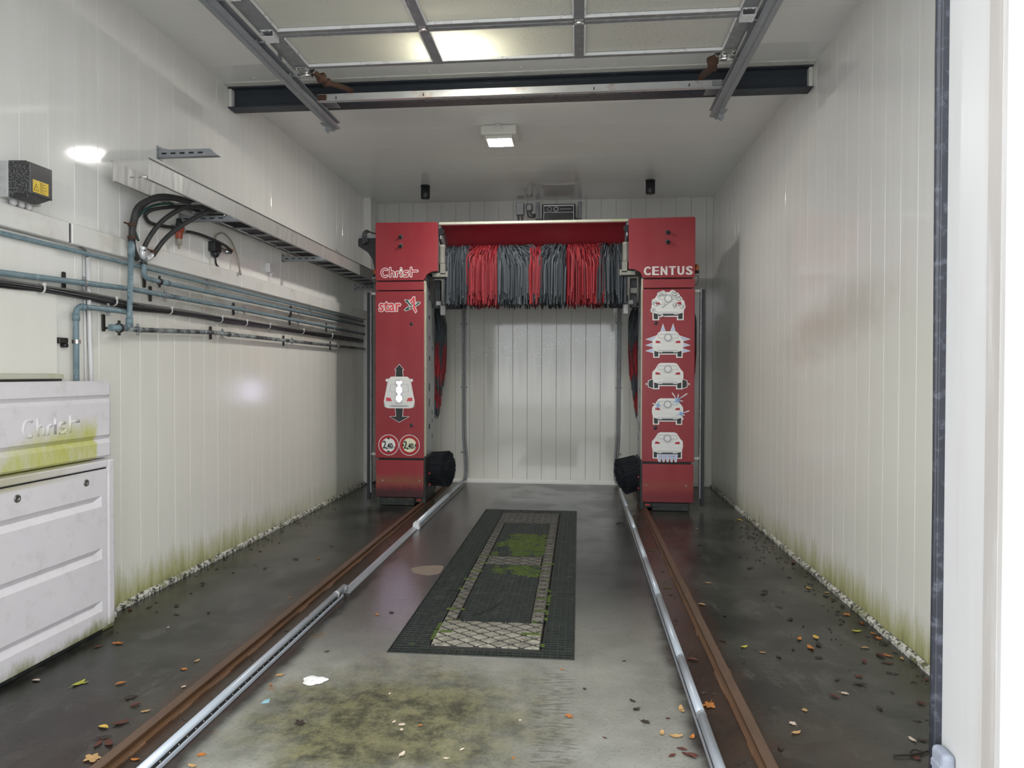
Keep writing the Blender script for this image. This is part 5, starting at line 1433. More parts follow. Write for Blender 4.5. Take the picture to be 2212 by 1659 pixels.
# ------------------------------------------------------------------ pressure switch with ball valve
ps = empty('pressure_switch', (XL, 5.31, 2.45), 'black pressure switch with a ball valve and an orange lever on the wall', 'switch')
MB().rbox(XL, XL + 0.062, 5.255, 5.365, 2.462, 2.545, 0.014, 3).build('case', 'black_plastic', ps)
MB().lathe([(0.03, 0.0), (0.036, -0.01), (0.024, -0.032), (0.012, -0.04)], (XL + 0.034, 5.31, 2.462), (0, 0, 1), 14).build('boot', 'black_plastic', ps)
MB().cyl((XL + 0.034, 5.365, 2.500), (XL + 0.036, 5.55, 2.500), 0.0125, n=12).cyl((XL + 0.034, 5.385, 2.500), (XL + 0.034, 5.410, 2.500), 0.019, n=6).cyl((XL + 0.036, 5.47, 2.500), (XL + 0.036, 5.52, 2.500), 0.020, n=12).build('ball_valve', 'steel_bright', ps)
MB().rbox(XL + 0.030, XL + 0.044, 5.470, 5.610, 2.530, 2.536, 0.002, 1).cyl((XL + 0.037, 5.495, 2.515), (XL + 0.037, 5.495, 2.532), 0.006, n=8).build('lever', 'lever_orange', ps)
MB().tube(spline([(XL + 0.034, 5.31, 2.425), (XL + 0.034, 5.325, 2.37), (XL + 0.030, 5.40, 2.345), (XL + 0.026, 5.50, 2.338), (XL + 0.022, 5.56, 2.330)], 5), 0.008, 8).build('cable', 'cable_black', ps)
hose([(XL + 0.030, 5.315, 2.545), (XL + 0.030, 5.330, 2.60), (XL + 0.034, 5.44, 2.640), (XL + 0.042, 5.57, 2.585), (XL + 0.052, 5.640, 2.47), (XL + 0.070, 5.645, 2.36)], 0.0075, 'thin clear hose looping over the pressure switch with a fitting at its end', 'hose_clear')
MB().lathe([(0.008, 0.0), (0.012, -0.006), (0.012, -0.030), (0.0, -0.032)], (XL + 0.070, 5.645, 2.362), (0, 0, 1), 12).build('hose_fitting', 'galvanised_dull', None, 'grey push fitting dangling at the end of the clear hose', 'fitting')

# small white junction box
wb = empty('junction_box', (XL, 6.31, 2.44), 'small white junction box with one cable on the wall above the trunking', 'junction box')
MB().rbox(XL, XL + 0.050, 6.262, 6.358, 2.445, 2.530, 0.005, 2).build('case', 'conduit_white', wb)
MB().cyl((XL + 0.024, 6.335, 2.420), (XL + 0.024, 6.335, 2.447), 0.012, n=12).build('gland', 'conduit_white', wb)
MB().tube(spline([(XL + 0.024, 6.335, 2.425), (XL + 0.024, 6.345, 2.39), (XL + 0.024, 6.315, 2.365), (XL + 0.026, 6.30, 2.350)], 5), 0.006, 8).build('cable', 'conduit_white', wb)

# ------------------------------------------------------------------ switch box with black cover
sb = empty('isolator_box', (XL, 3.33, 2.38), 'grey isolator box with a black cover and a yellow warning sticker', 'switch box')
MB().rbox(XL, XL + 0.056, 3.262, 3.480, 2.385, 2.568, 0.005, 2).build('back_box', 'box_grey', sb)
for zz in (2.53, 2.475, 2.42):
    MB().ring((XL + 0.027, 3.262, zz), (0, 1, 0), 0.013, 0.004, 0.003, 20).ring((XL + 0.027, 3.262, zz), (0, 1, 0), 0.007, 0.004, 0.002, 16).build('knockout', 'box_grey', sb)
cv = MB()
cv.prism(rounded([(XL + 0.056, 2.385), (XL + 0.085, 2.378), (XL + 0.150, 2.396), (XL + 0.168, 2.402), (XL + 0.168, 2.556), (XL + 0.150, 2.566), (XL + 0.056, 2.569)], 0.006, 3), 1, 3.266, 3.410)
cover = cv.build('cover', 'box_black', sb)
MB().rbox(XL + 0.158, XL + 0.171, 3.269, 3.418, 2.400, 2.560, 0.003, 1).build('cover_front', 'box_dark', cover)
MB().rbox(XL + 0.058, XL + 0.160, 3.400, 3.424, 2.405, 2.545, 0.004, 1).build('cover_hinge', 'box_dark', cover)
MB().rbox(XL + 0.080, XL + 0.160, 3.2635, 3.268, 2.383, 2.402, 0.002, 1).build('cover_lip', 'box_dark', cover)
stk = MB(); xs = XL + 0.1714
def sq(y0, y1, z0, z1, mi, k=0): stk.add([(xs + 0.0004 * k, y0, z0), (xs + 0.0004 * k, y1, z0), (xs + 0.0004 * k, y1, z1), (xs + 0.0004 * k, y0, z1)], [(0, 1, 2, 3)], mi)
sq(3.285, 3.390, 2.415, 2.478, 0)
tri = [(3.291, 2.424), (3.324, 2.424), (3.3075, 2.462)]
stk.add([(xs + 0.0004, y_, z_) for y_, z_ in tri], [(0, 1, 2)], 1)
tri2 = [(3.2950, 2.4265), (3.3200, 2.4265), (3.3075, 2.4555)]
stk.add([(xs + 0.0008, y_, z_) for y_, z_ in tri2], [(0, 1, 2)], 0)
stk.add([(xs + 0.0012, y_, z_) for y_, z_ in ((3.309, 2.449), (3.3045, 2.438), (3.3085, 2.439), (3.3065, 2.429), (3.311, 2.441), (3.3075, 2.4405))], [(0, 1, 2, 3, 4, 5)], 1)
for k, w in enumerate((0.020, 0.036, 0.020, 0.044, 0.020, 0.048, 0.020, 0.036)):
    sq(3.331, 3.331 + w, 2.470 - 0.0068 * k, 2.4722 - 0.0068 * k, 1, 1)
stk.build('warning_sticker', ['sticker_yellow', 'sticker_black'], cover, 'yellow sticker with a lightning triangle')
for k, yy in enumerate((3.325, 3.375, 3.425)):
    g = MB().lathe([(0.016, 0.0), (0.018, -0.010), (0.018, -0.022), (0.012, -0.030)], (XL + 0.030, yy, 2.386), (0, 0, 1), 8)
    g.build('gland', 'conduit_white', sb)
    MB().tube(spline([(XL + 0.030, yy, 2.358), (XL + 0.030, yy - 0.01, 2.350), (XL + 0.028, yy - 0.03, 2.346)], 4), 0.008, 8).build('cable', 'cable_black' if k == 2 else 'cable_grey', sb)

# ------------------------------------------------------------------ white moulded cabinet
XC = -2.722
cab = empty('equipment_cabinet', (-2.82, 3.0, 0), 'white moulded plastic equipment cabinet with green algae on its lid', 'cabinet')
Y0, Y1 = 2.16, 3.852
# lid: profile with two V grooves, front corner rounded
pf_ = [(XL + 0.020, 1.016), (XC - 0.012, 1.016), (XC, 1.028), (XC, 1.098), (XC - 0.022, 1.122), (XC, 1.146), (XC, 1.332), (XC - 0.022, 1.354), (XC, 1.377), (XC, 1.442), (XC - 0.014, 1.456), (XL + 0.020, 1.456)]
lid = MB()
rows = [(Y0, 0.0), (Y1 - 0.030, 0.0), (Y1 - 0.012, 0.006), (Y1 - 0.002, 0.020), (Y1, 0.034)]
vs = []
for yy, ins in rows: vs += [(min(x_, XC - ins) if x_ > XL + 0.1 else x_, yy, z_) for x_, z_ in pf_]
n = len(pf_)
fs = [(i * n + k, i * n + (k + 1) % n, (i + 1) * n + (k + 1) % n, (i + 1) * n + k) for i in range(len(rows) - 1) for k in range(n)]
lid.add(vs, fs + [tuple(range(n)), tuple(range((len(rows) - 1) * n, len(rows) * n))])
lid_o = lid.build('lid', 'cabinet_plastic', cab)
# raised rounded mark on the lid
def mark(y_a, y_b, z_a, hgt):
    k = (y_b - y_a) / 3.70
    lg = MB(); lo2 = MB()
    T = lambda st, xo: [(xo, y_a + p[0] * k, z_a + p[1] * hgt) for p in st]
    for st in logo_strokes() + [[(1.98, 0.06), LOGO_DOT]]:
        lg.tube(T(st, XC - 0.007), 0.0115, 10)
        lo2.tube(T(st, XC + 0.0010), 0.0050, 8)
    a = lg.build('raised_mark', 'cabinet_plastic', lid_o)
    lo2.build('mark_core', 'cabinet_plastic', lid_o)
mark(3.185, 3.585, 1.176, 0.105)
# body frame and door
bd = MB().rbox(XL + 0.010, XC - 0.028, Y0, Y1 + 0.012, 0.030, 1.006, 0.016, 3)
bd.build('body', 'cabinet_plastic', cab)
fr_ = MB().rbox(XC - 0.030, XC + 0.002, Y1 - 0.045, Y1 + 0.012, 0.030, 1.000, 0.012, 3)
fr_.rbox(XC - 0.030, XC + 0.002, Y0, Y1 - 0.040, 0.958, 1.000, 0.008, 2)
fr_.build('frame', 'cabinet_plastic', cab)
MB().rbox(XC - 0.0135, XC - 0.0115, Y0, Y1 - 0.045, 0.946, 0.957, 0.0005, 1).rbox(XC - 0.0135, XC - 0.0115, Y1 - 0.0485, Y1 - 0.0455, 0.04, 0.946, 0.0005, 1).build('door_gap', 'black_gap', cab)
def grooved_door():
    b = MB(); xf = XC - 0.001; xb = XC - 0.011
    ya, yb, za, zb = Y0, Y1 - 0.052, 0.032, 0.944
    hh, dp, ins = 0.032, 0.024, 0.045
    zs = []; gro = (0.768, 0.466, 0.166)
    P = lambda y_, z_, x_=xf: (x_, y_, z_)
    def Q(a, c, d, e): b.add([a, c, d, e], [(0, 1, 2, 3)])
    top = zb
    for g in gro:
        Q(P(ya, top), P(yb, top), P(yb, g + hh), P(ya, g + hh))
        Q(P(yb - ins, g + hh), P(yb, g + hh), P(yb, g - hh), P(yb - ins, g - hh))
        bt = xf - dp
        Q(P(ya, g + hh), P(yb - ins, g + hh), P(yb - ins - 0.04, g, bt), P(ya, g, bt))
        Q(P(ya, g - hh), P(ya, g, bt), P(yb - ins - 0.04, g, bt), P(yb - ins, g - hh))
        b.add([P(yb - ins, g + hh), P(yb - ins, g - hh), P(yb - ins - 0.04, g, bt)], [(0, 1, 2)])
        top = g - hh
    Q(P(ya, top), P(yb, top), P(yb, za), P(ya, za))
    # rim
    Q(P(yb, zb), P(yb, za), P(yb + 0.005, za, xb), P(yb + 0.005, zb, xb))
    Q(P(ya, zb), P(ya, zb + 0.005, xb), P(yb + 0.005, zb + 0.005, xb), P(yb, zb))
    return b
dr_ = grooved_door().build('door', 'cabinet_plastic', cab)
for yy, zz in ((3.627, 0.892), (3.149, 0.889)):
    lk = MB().lathe([(0.0, 0.003), (0.010, 0.003), (0.010, 0.006), (0.018, 0.006), (0.020, 0.0)], (XC - 0.0015, yy, zz), (1, 0, 0), 18)
    lk.build('lock', 'lock_metal', dr_)
MB().rbox(XC - 0.075, XC - 0.020, Y1 + 0.010, Y1 + 0.060, 0.045, 0.075, 0.004, 1).rbox(XC - 0.07, XC - 0.03, Y1 - 0.06, Y1 + 0.045, 0.0, 0.046, 0.004, 1).build('foot_tab', 'cabinet_plastic', cab)
MB().rbox(XL + 0.03, XC - 0.02, Y0 + 0.02, Y1 - 0.07, 0.0, 0.032, 0.004, 1).build('plinth', 'foot_black', cab)

# ================================================================== FLOOR
# crane rails: flat foot, web and head, rusted
def crane_rail(xc, y0, y1, label):
    o = empty('crane_rail', (xc, y0, 0), label, 'rail', 'rusty crane rails of the gantry')
    P = [(-0.038, 0.0005), (0.038, 0.0005), (0.038, 0.007), (0.012, 0.012), (0.010, 0.022), (0.020, 0.026), (0.0215, 0.036), (0.018, 0.040), (-0.018, 0.040), (-0.0215, 0.036), (-0.020, 0.026), (-0.010, 0.022), (-0.012, 0.012), (-0.038, 0.007)]
    n = 40
    b = MB().prism([(xc + u, w) for u, w in P], 1, y0, y1)
    b.build('rail', 'rail_rust', o)
    # crumbling mortar edges along the foot
    for s in (-1, 1):
        m = MB()
        k = 150
        for i in range(k):
            ya = y0 + (y1 - y0) * i / k; yb = y0 + (y1 - y0) * (i + 1) / k
            w0 = 0.002 + 0.016 * max(0.0, noise.noise((xc, ya * 6, s)))
            m.prism([(xc + s * 0.034, 0.0), (xc + s * (0.036 + w0), 0.0), (xc + s * (0.036 + w0 * 0.7), 0.005), (xc + s * 0.034, 0.009)], 1, ya, yb)
        m.build('bedding', 'rail_rust', o)
crane_rail(-1.783, YD + 0.02, 9.45, 'rusty crane rail on the pipe wall side of the drive lane')
crane_rail(0.724, YD + 0.02, 9.45, 'rusty crane rail on the bare wall side of the drive lane')

# wheel guides: galvanised tube over a black gap on a flat base
gl = empty('wheel_guide', (-1.54, 3.4, 0), 'galvanised wheel guide on the pipe wall side of the lane with capped tube ends', 'guide rail')
def guide_tube(parent, xc, y0, y1, r=0.046, zc=0.062):
    MB().tube([(xc, y0, zc), (xc, (y0 + y1) / 2, zc), (xc, y1, zc)], r, 24).build('tube', 'guide_tube', parent)
guide_tube(gl, -1.585, YD + 0.02, 4.60, 0.0175, 0.055)
MB().rbox(-1.600, -1.574, YD + 0.02, 4.50, 0.022, 0.044, 0.001, 1).build('slot', 'black_gap', gl)
MB().rbox(-1.606, -1.569, YD + 0.02, 4.55, 0.001, 0.024, 0.006, 2).build('base', 'guide_tube', gl)
rv = MB().cyl((-0.002, 0, 0), (0.002, 0, 0), 0.0035, n=6).mesh('rivet', 'steel_bright')
for k in range(34): inst('rivet', rv, (-1.5735, 2.3 + 0.062 * k, 0.032), gl)
MB().lathe([(0.0, 0.030), (0.018, 0.028), (0.023, 0.020), (0.023, -0.030), (0.0, -0.030)], (-1.584, 4.59, 0.046), (0, 1, 0), 24).build('end_cap', 'galvanised', gl)
MB().ring((-1.585, 4.44, 0.052), (0, 1, 0), 0.0185, 0.014, 0.0035, 24).build('strap', 'galvanised_bright', gl)
MB().prism([(-1.602, 0.001), (-1.553, 0.001), (-1.553, 0.010), (-1.575, 0.024), (-1.602, 0.026)], 1, 4.625, 6.60).build('base', 'galvanised', gl)
guide_tube(gl, -1.566, 6.64, 9.30, 0.026, 0.048)
MB().rbox(-1.595, -1.535, 6.64, 9.30, 0.001, 0.024, 0.002, 1).build('base', 'galvanised_dull', gl)
MB().prism([(-1.600, 0.002), (-1.532, 0.002), (-1.540, 0.062), (-1.556, 0.078), (-1.576, 0.078), (-1.592, 0.062)], 1, 6.605, 6.655).build('end_cap', 'galvanised_bright', gl)
gr = empty('wheel_guide', (0.52, 2.8, 0), 'continuous galvanised wheel guide on the bare wall side of the lane', 'guide rail')
ys = [YD + 0.02, 3.02, 3.62, 4.62, 5.55, 6.6, 7.7, 8.9]
for a, c in zip(ys[:-1], ys[1:]):
    MB().tube([(0.523, a + 0.002, 0.050), (0.523, (a + c) / 2, 0.050), (0.523, c - 0.002, 0.050)], 0.020, 24).build('tube', 'guide_tube', gr)
    MB().ring((0.523, c, 0.050), (0, 1, 0), 0.0185, 0.014, 0.003, 24).build('joint_ring', 'galvanised', gr)
MB().rbox(0.509, 0.536, YD + 0.02, 8.8, 0.016, 0.034, 0.001, 1).build('slot', 'black_gap', gr)
MB().rbox(0.502, 0.543, YD + 0.02, 8.9, 0.001, 0.018, 0.003, 1).build('base', 'galvanised', gr)

# ------------------------------------------------------------------ drain pit: frame, gratings, raised chequered platform
pit = empty('drain_grating', ((PX0 + PX1) / 2, PY0, 0), 'steel drain grating with a chequered platform frame sunk into the lane', 'grating')
fr = MB()
fr.rbox(PX0 + 0.001, PX0 + 0.007, PY0 + 0.001, PY1 - 0.001, -0.05, 0.004, 0.001, 1).rbox(PX1 - 0.007, PX1 - 0.001, PY0 + 0.001, PY1 - 0.001, -0.05, 0.004, 0.001, 1)
fr.rbox(PX0 + 0.007, PX1 - 0.007, PY0 + 0.001, PY0 + 0.007, -0.05, 0.004, 0.001, 1).rbox(PX0 + 0.007, PX1 - 0.007, PY1 - 0.007, PY1 - 0.001, -0.05, 0.004, 0.001, 1)
fr.build('edge_angle', 'grating_steel', pit)
def grating(x0, x1, y0, y1, px_=0.040, py_=0.033, z1=0.0):
    b = MB(); z0 = z1 - 0.013
    nx = max(2, round((x1 - x0) / px_)); ny = max(2, round((y1 - y0) / py_))
    for i in range(nx + 1):
        xx = x0 + (x1 - x0) * i / nx; b.box(xx - 0.0022, xx + 0.0022, y0, y1, z0, z1 - 0.002)
    for j in range(ny + 1):
        yy = y0 + (y1 - y0) * j / ny; b.box(x0, x1, yy - 0.0035, yy + 0.0035, z0 + 0.002, z1)
    return b.build('grating', 'grating_steel', pit)
QX0, QX1 = -0.815, -0.205                              # platform outline
yy = PY0 + 0.125
while yy < PY1 - 0.2:
    c = min(yy + 0.98, PY1 - 0.01)
    if PY1 - 0.01 - c < 0.25: c = PY1 - 0.01
    grating(PX0 + 0.012, QX0 - 0.012, yy, c - 0.004)
    grating(QX1 + 0.012, PX1 - 0.012, yy, c - 0.004)
    yy = c
grating(PX0 + 0.012, PX1 - 0.012, PY0 + 0.010, PY0 + 0.120)
grating(QX0, QX1, 7.475, PY1 - 0.012)
IX0, IX1 = -0.730, -0.295
grating(IX0, IX1, 4.165, 5.425, 0.036, 0.030, 0.006)
grating(IX0, IX1, 5.675, 6.965, 0.036, 0.030, 0.006)

def clip(poly, x0, x1, y0, y1):
    def cut(P, f, g):
        out = []
        for i in range(len(P)):
            a, c = P[i - 1], P[i]
            if f(c):
                if not f(a): out.append(g(a, c))
                out.append(c)
            elif f(a): out.append(g(a, c))
        return out
    def gx(v): return lambda a, c: (v, a[1] + (c[1] - a[1]) * (v - a[0]) / (c[0] - a[0]))
    def gy(v): return lambda a, c: (a[0] + (c[0] - a[0]) * (v - a[1]) / (c[1] - a[1]), v)
    for f, g in ((lambda p: p[0] >= x0, gx(x0)), (lambda p: p[0] <= x1, gx(x1)), (lambda p: p[1] >= y0, gy(y0)), (lambda p: p[1] <= y1, gy(y1))):
        if len(poly) < 3: return []
        poly = cut(poly, f, g)
    return poly
def plate(x0, x1, y0, y1, name='chequer_plate', z=0.008):
    """cast plate with a diamond relief: dark slab and lighter proud pads"""
    b = MB().rbox(x0 + 0.002, x1 - 0.002, y0 + 0.003, y1 - 0.003, -0.03, z, 0.003, 1, 0)
    dx, dy, g = 0.062, 0.046, 0.0095
    i0 = int(math.floor(x0 / dx)) - 2
    for i in range(i0, int(x1 / dx) + 3):
        for j in range(int(y0 / dy) - 2, int(y1 / dy) + 3):
            if (i + j) % 2: continue
            cx_, cy_ = i * dx, j * dy
            P = [(cx_ - dx + g * 1.6, cy_), (cx_, cy_ - dy + g), (cx_ + dx - g * 1.6, cy_), (cx_, cy_ + dy - g)]
            P = clip(P, x0 + 0.007, x1 - 0.007, y0 + 0.008, y1 - 0.008)
            if len(P) >= 3: b.prism(P, 2, z - 0.001, z + 0.005, 1)
    return b.build(name, ['plate_joint', 'plate_pad'], pit)
plate(QX0, QX1, 3.760, 4.160)
plate(QX0, QX1, 6.970, 7.470)
plate(IX0 - 0.004, IX1 + 0.004, 5.430, 5.670)
cuts = [4.160, 4.365, 4.590, 4.785, 5.02, 5.23, 5.465, 5.68, 5.90, 6.12, 6.34, 6.55, 6.76, 6.970]
for a, c in zip(cuts[:-1], cuts[1:]):
    plate(QX0, IX0 - 0.005, a + 0.006, c - 0.006)
    plate(IX1 + 0.005, QX1, a + 0.006 + 0.02, c - 0.006 + 0.02 if c < 6.9 else c - 0.006)

# moss: soft tufts in the joints and pads under the inner gratings
rm = random.Random(5)
def tufts(b, x, y, z, r, n):
    for k in range(n):
        a = rm.uniform(0, 6.283); rr = r * math.sqrt(rm.random())
        cx_, cy_ = x + rr * math.cos(a), y + rr * 0.6 * math.sin(a); h = rm.uniform(0.003, 0.010); w = rm.uniform(0.003, 0.008)
        b.add([(cx_ - w, cy_ - w, z), (cx_ + w, cy_ - w, z), (cx_ + w, cy_ + w, z), (cx_ - w, cy_ + w, z), (cx_ + rm.uniform(-w, w), cy_ + rm.uniform(-w, w), z + h)], [(0, 1, 4), (1, 2, 4), (2, 3, 4), (3, 0, 4)])
mo = MB()
for c in cuts[:8]:
    for k in range(9):
        if rm.random() < 0.25 + 0.5 * (math.sin(c * 9) > -0.2): tufts(mo, QX0 - 0.005 + 0.095 * rm.random(), c, 0.008, 0.012, 22)
        if rm.random() < 0.15 + 0.45 * (math.cos(c * 7) > 0): tufts(mo, IX1 + 0.010 + 0.085 * rm.random(), c + 0.02, 0.008, 0.014, 22)
for k in range(14): tufts(mo, QX0 - 0.006, 3.80 + 0.36 * rm.random(), 0.0, 0.012, 20)
for k in range(16): tufts(mo, QX1 + 0.006, 3.80 + 1.3 * rm.random(), 0.0, 0.012, 20)
for k in range(12): tufts(mo, QX0 + 0.03 + 0.05 * rm.random(), 3.965, 0.012, 0.010, 22)
for k in range(14): tufts(mo, QX1 - 0.02 - 0.10 * rm.random(), 3.975, 0.012, 0.010, 22)
for k in range(9): tufts(mo, -0.93 + 0.02 * rm.random(), 3.80 + 0.02 * rm.random(), -0.012, 0.02, 30)
for (x0, x1, y0, y1, dens) in ((-0.72, -0.30, 5.72, 6.50, 1.0), (-0.56, -0.30, 5.14, 5.42, 1.1), (-0.72, -0.56, 5.2, 5.42, 0.4)):
    nn = int((x1 - x0) * (y1 - y0) * 1100 * dens)
    for k in range(nn):
        x_ = rm.uniform(x0, x1); y_ = rm.uniform(y0, y1)
        v = noise.noise((x_ * 6, y_ * 4, 2.0)) + 0.35 * (x_ - (x0 + x1) / 2) / (x1 - x0) * 2
        if v > -0.12: tufts(mo, x_, y_, 0.002, 0.030, 24)
mo.build('moss', 'moss', None, 'bright green moss growing in the drain grating and plate joints', 'moss', kind='stuff')

# ------------------------------------------------------------------ litter
def leaf_mesh(kind, mat, sd):
    r = random.Random(sd); b = MB()
    if kind == 0:      # oval leaf, slightly cupped, with a stalk
        L, Wd = 0.032, 0.015; n = 7; vs = []
        for i in range(n):
            t = i / (n - 1); w = Wd * math.sin(math.pi * min(1, t * 0.93 + 0.05)) ** 0.8
            zc = 0.004 + 0.010 * (t - 0.5) ** 2 * 4 * r.uniform(0.5, 1.2)
            vs += [(-L + 2 * L * t, -w, zc + 0.006 * r.random()), (-L + 2 * L * t, 0, zc), (-L + 2 * L * t, w, zc + 0.009 * r.random())]
        fs = []
        for i in range(n - 1):
            for j in range(2): fs.append((3 * i + j, 3 * i + j + 1, 3 * i + j + 4, 3 * i + j + 3))
        b.add(vs, fs, 0, True); b.tube([(-L, 0, 0.008), (-L - 0.014, 0.003, 0.004)], 0.0009, 5)
    elif kind == 1:    # lobed leaf
        n = 20; vs = [(0, 0, 0.004)]
        for i in range(n):
            t = 2 * math.pi * i / n; rr = 0.030 * (0.62 + 0.38 * abs(math.cos(2.5 * t))) * r.uniform(0.85, 1.1)
            vs.append((rr * math.cos(t), 0.8 * rr * math.sin(t), 0.003 + 0.008 * r.random()))
        b.add(vs, [(0, 1 + i, 1 + (i + 1) % n) for i in range(n)], 0, True); b.tube([(-0.02, 0, 0.004), (-0.05, 0.006, 0.006)], 0.001, 5)
    else:              # curled dry leaf
        n = 8; vs = []
        for i in range(n):
            t = i / (n - 1); w = 0.014 * math.sin(math.pi * (0.06 + 0.9 * t))
            for k, a in enumerate((-1.0, -0.4, 0.3, 1.0)): vs.append((-0.030 + 0.060 * t, w * math.sin(a * 1.3), 0.003 + w * (1 - math.cos(a * 1.3)) * 1.2 + 0.006 * t * t))
        b.add(vs, [(4 * i + k, 4 * i + k + 1, 4 * i + k + 5, 4 * i + k + 4) for i in range(n - 1) for k in range(3)], 0, True)
    return b.mesh('fallen_leaf', mat)
LEAVES = [(-2.86,5.38,'r',1),(-2.54,3.63,'o',1),(-2.62,3.58,'r',0.9),(-2.2,3.16,'o',1),(-2.38,3.15,'l',0.7),(-2.06,3.03,'d',1.2),(-1.91,2.91,'t',0.8),(-2.0,2.76,'y',1.1),(-1.95,2.8,'r',1.4),(-1.94,2.68,'d',1.1),(-1.89,2.64,'r',1.2),(-1.93,2.63,'r',1),(-1.75,2.53,'t',1.6),(-1.71,2.54,'o',0.7),(-1.56,2.6,'o',0.8),(-1.55,2.52,'t',0.8),(-1.86,3.35,'o',0.8),(-1.85,3.45,'t',0.7),(-1.88,3.16,'p',0.6),(-1.56,3.33,'t',1),(-1.56,3.22,'o',0.5),(-1.19,2.88,'d',1.1),(-2.83,4.16,'r',1),(-2.74,4.22,'d',1),(-2.49,4.11,'d',0.8),(-2.58,4.26,'d',1),(-2.41,3.89,'p',0.5),(-1.25,4.24,'o',0.8),(-1.17,4.28,'d',0.9),(-2.31,4.16,'d',0.7),(-1.35,3.64,'d',0.6),(-1.92,4.5,'o',0.5),(-2.1,5.47,'o',0.8),(-2.4,5.15,'d',0.8),(-2.28,5.44,'d',1.2),(-2.13,5.87,'d',0.8),(-2.59,5.02,'d',0.6),(-1.86,2.96,'r',1),(-1.42,4.69,'d',0.5),(-2.65,4.7,'d',0.8),(-2.52,5.24,'r',0.6),(-2.4,3.14,'l',1.3),(-2.63,3.15,'p',0.9),(-2.54,3.63,'o',1.1),(-0.79,2.93,'p',0.5),(-0.75,2.91,'p',0.7),(-0.74,2.87,'p',0.5),(-0.67,2.91,'o',0.5),(-0.69,2.68,'p',0.8),(-0.51,2.67,'p',0.5),(-0.04,3.06,'o',0.9),(-0.46,2.74,'p',0.5),(0.03,3.33,'d',0.6),(0.25,3.23,'d',0.7),(0.26,3.15,'d',0.8),(0.29,3.04,'d',0.9),(0.35,2.95,'t',0.8),(0.46,3.18,'t',0.9),(0.47,2.93,'o',0.8),(0.44,2.78,'r',1.1),(0.11,2.89,'r',0.4),(0.37,2.78,'r',0.7),(-0.25,3.0,'p',0.4),(-0.25,2.7,'o',0.4),(-0.88,3.19,'p',0.4),(-0.08,3.54,'o',0.5),(0.24,3.68,'d',0.5),(0.39,3.08,'r',0.5),(1.61,5.08,'y',1),(1.35,4.12,'y',1.2),(1.27,3.96,'o',1.3),(1.33,4.01,'d',1.3),(1.25,4.09,'o',1),(1.27,3.83,'d',0.9),(1.27,4.92,'d',1.3),(1.29,4.64,'d',1),(1.29,4.41,'d',0.9),(0.78,3.94,'l',0.9),(0.99,3.87,'t',0.7),(0.59,3.22,'o',1.5),(0.48,2.93,'t',1.1),(0.44,2.79,'r',1.2),(0.92,3.09,'p',0.8),(0.91,3.01,'t',0.9),(1.01,3.22,'t',0.7),(0.46,3.16,'t',0.9),(0.29,3.04,'d',0.7),(0.26,3.15,'d',0.7),(0.6,3.73,'r',1.2),(1.0,5.93,'d',1.2),(1.06,6.28,'r',1),(1.65,7.39,'y',1.4),(1.14,6.94,'t',0.7),(1.33,5.57,'d',1.2),(1.32,5.91,'d',1),(0.68,2.88,'d',1),(0.49,2.83,'r',0.9),(0.67,4.64,'t',1),(1.73,6.31,'t',0.8),(1.06,3.82,'d',0.8),(0.8,5.13,'t',0.9),(1.58,6.66,'d',1.3),(1.29,4.99,'d',0.9),(1.17,3.93,'d',0.8),(0.68,4.02,'d',0.9),(0.78,4.45,'d',0.8),(1.62,4.25,'l',1.1),(1.67,4.54,'o',1.2),(1.57,3.99,'t',0.9),(1.74,4.22,'o',0.8),(1.75,4.15,'o',1),(1.61,3.89,'r',1.4),(1.65,3.89,'o',1),(1.49,3.8,'r',1.1),(1.7,4.07,'d',1.3),(1.61,3.79,'r',0.9),(1.74,3.86,'t',0.7),(1.39,3.61,'r',1),(1.36,3.52,'d',1.2),(1.25,3.41,'p',0.8),(1.19,3.37,'r',1),(1.65,3.41,'t',1.3),(1.56,3.34,'r',0.9),(1.35,3.27,'d',0.8),(1.74,5.75,'r',1.4),(1.59,5.01,'d',0.7),(1.77,4.99,'t',0.8),(1.69,4.82,'d',1),(1.72,4.39,'r',1),(1.75,4.38,'o',0.7),(1.32,2.86,'r',0.9),(1.37,3.0,'p',0.8),(1.41,3.0,'d',0.9),(1.56,3.67,'d',0.7),(1.3,4.42,'d',0.9),(1.75,4.7,'d',1.2),(1.61,4.42,'d',0.7),(1.34,4.31,'d',0.5),(1.67,4.9,'d',1),(1.71,3.94,'d',0.7),(1.27,3.56,'d',0.7),(1.76,3.6,'r',0.8)]
CN = {'y': 'yellow', 'o': 'orange', 't': 'tan', 'd': 'dark', 'r': 'red', 'l': 'lime', 'p': 'pale'}
WORD = {'y': 'yellow', 'o': 'orange-brown', 't': 'tan', 'd': 'black-brown', 'r': 'dark red', 'l': 'yellow-green', 'p': 'pale beige'}
lm = {(c, k): leaf_mesh(k, 'leaf_' + CN[c], 10 * k + ord(c)) for c in CN for k in range(3)}
rl_ = random.Random(11)
def zone(x, y):
    if x < -1.86: return 'between the cabinet wall and the rusty rail' if y < 4.2 else 'on the wet floor below the pipe wall'
    if x < -1.56: return 'between rail and guide on the pipe wall side'
    if x < 0.46: return 'on the drive lane near the white paper scrap' if x < -1.15 else ('on the green drive-in patch' if y < 3.6 and x < -0.3 else ('on the grey drive lane beside the guide rail' if x > -0.02 else 'beside the drain grating'))
    if x < 0.80: return 'between guide and rail on the bare wall side'
    return 'along the foot of the bare wall' if x > 1.45 else 'on the dark floor beside the bare wall'
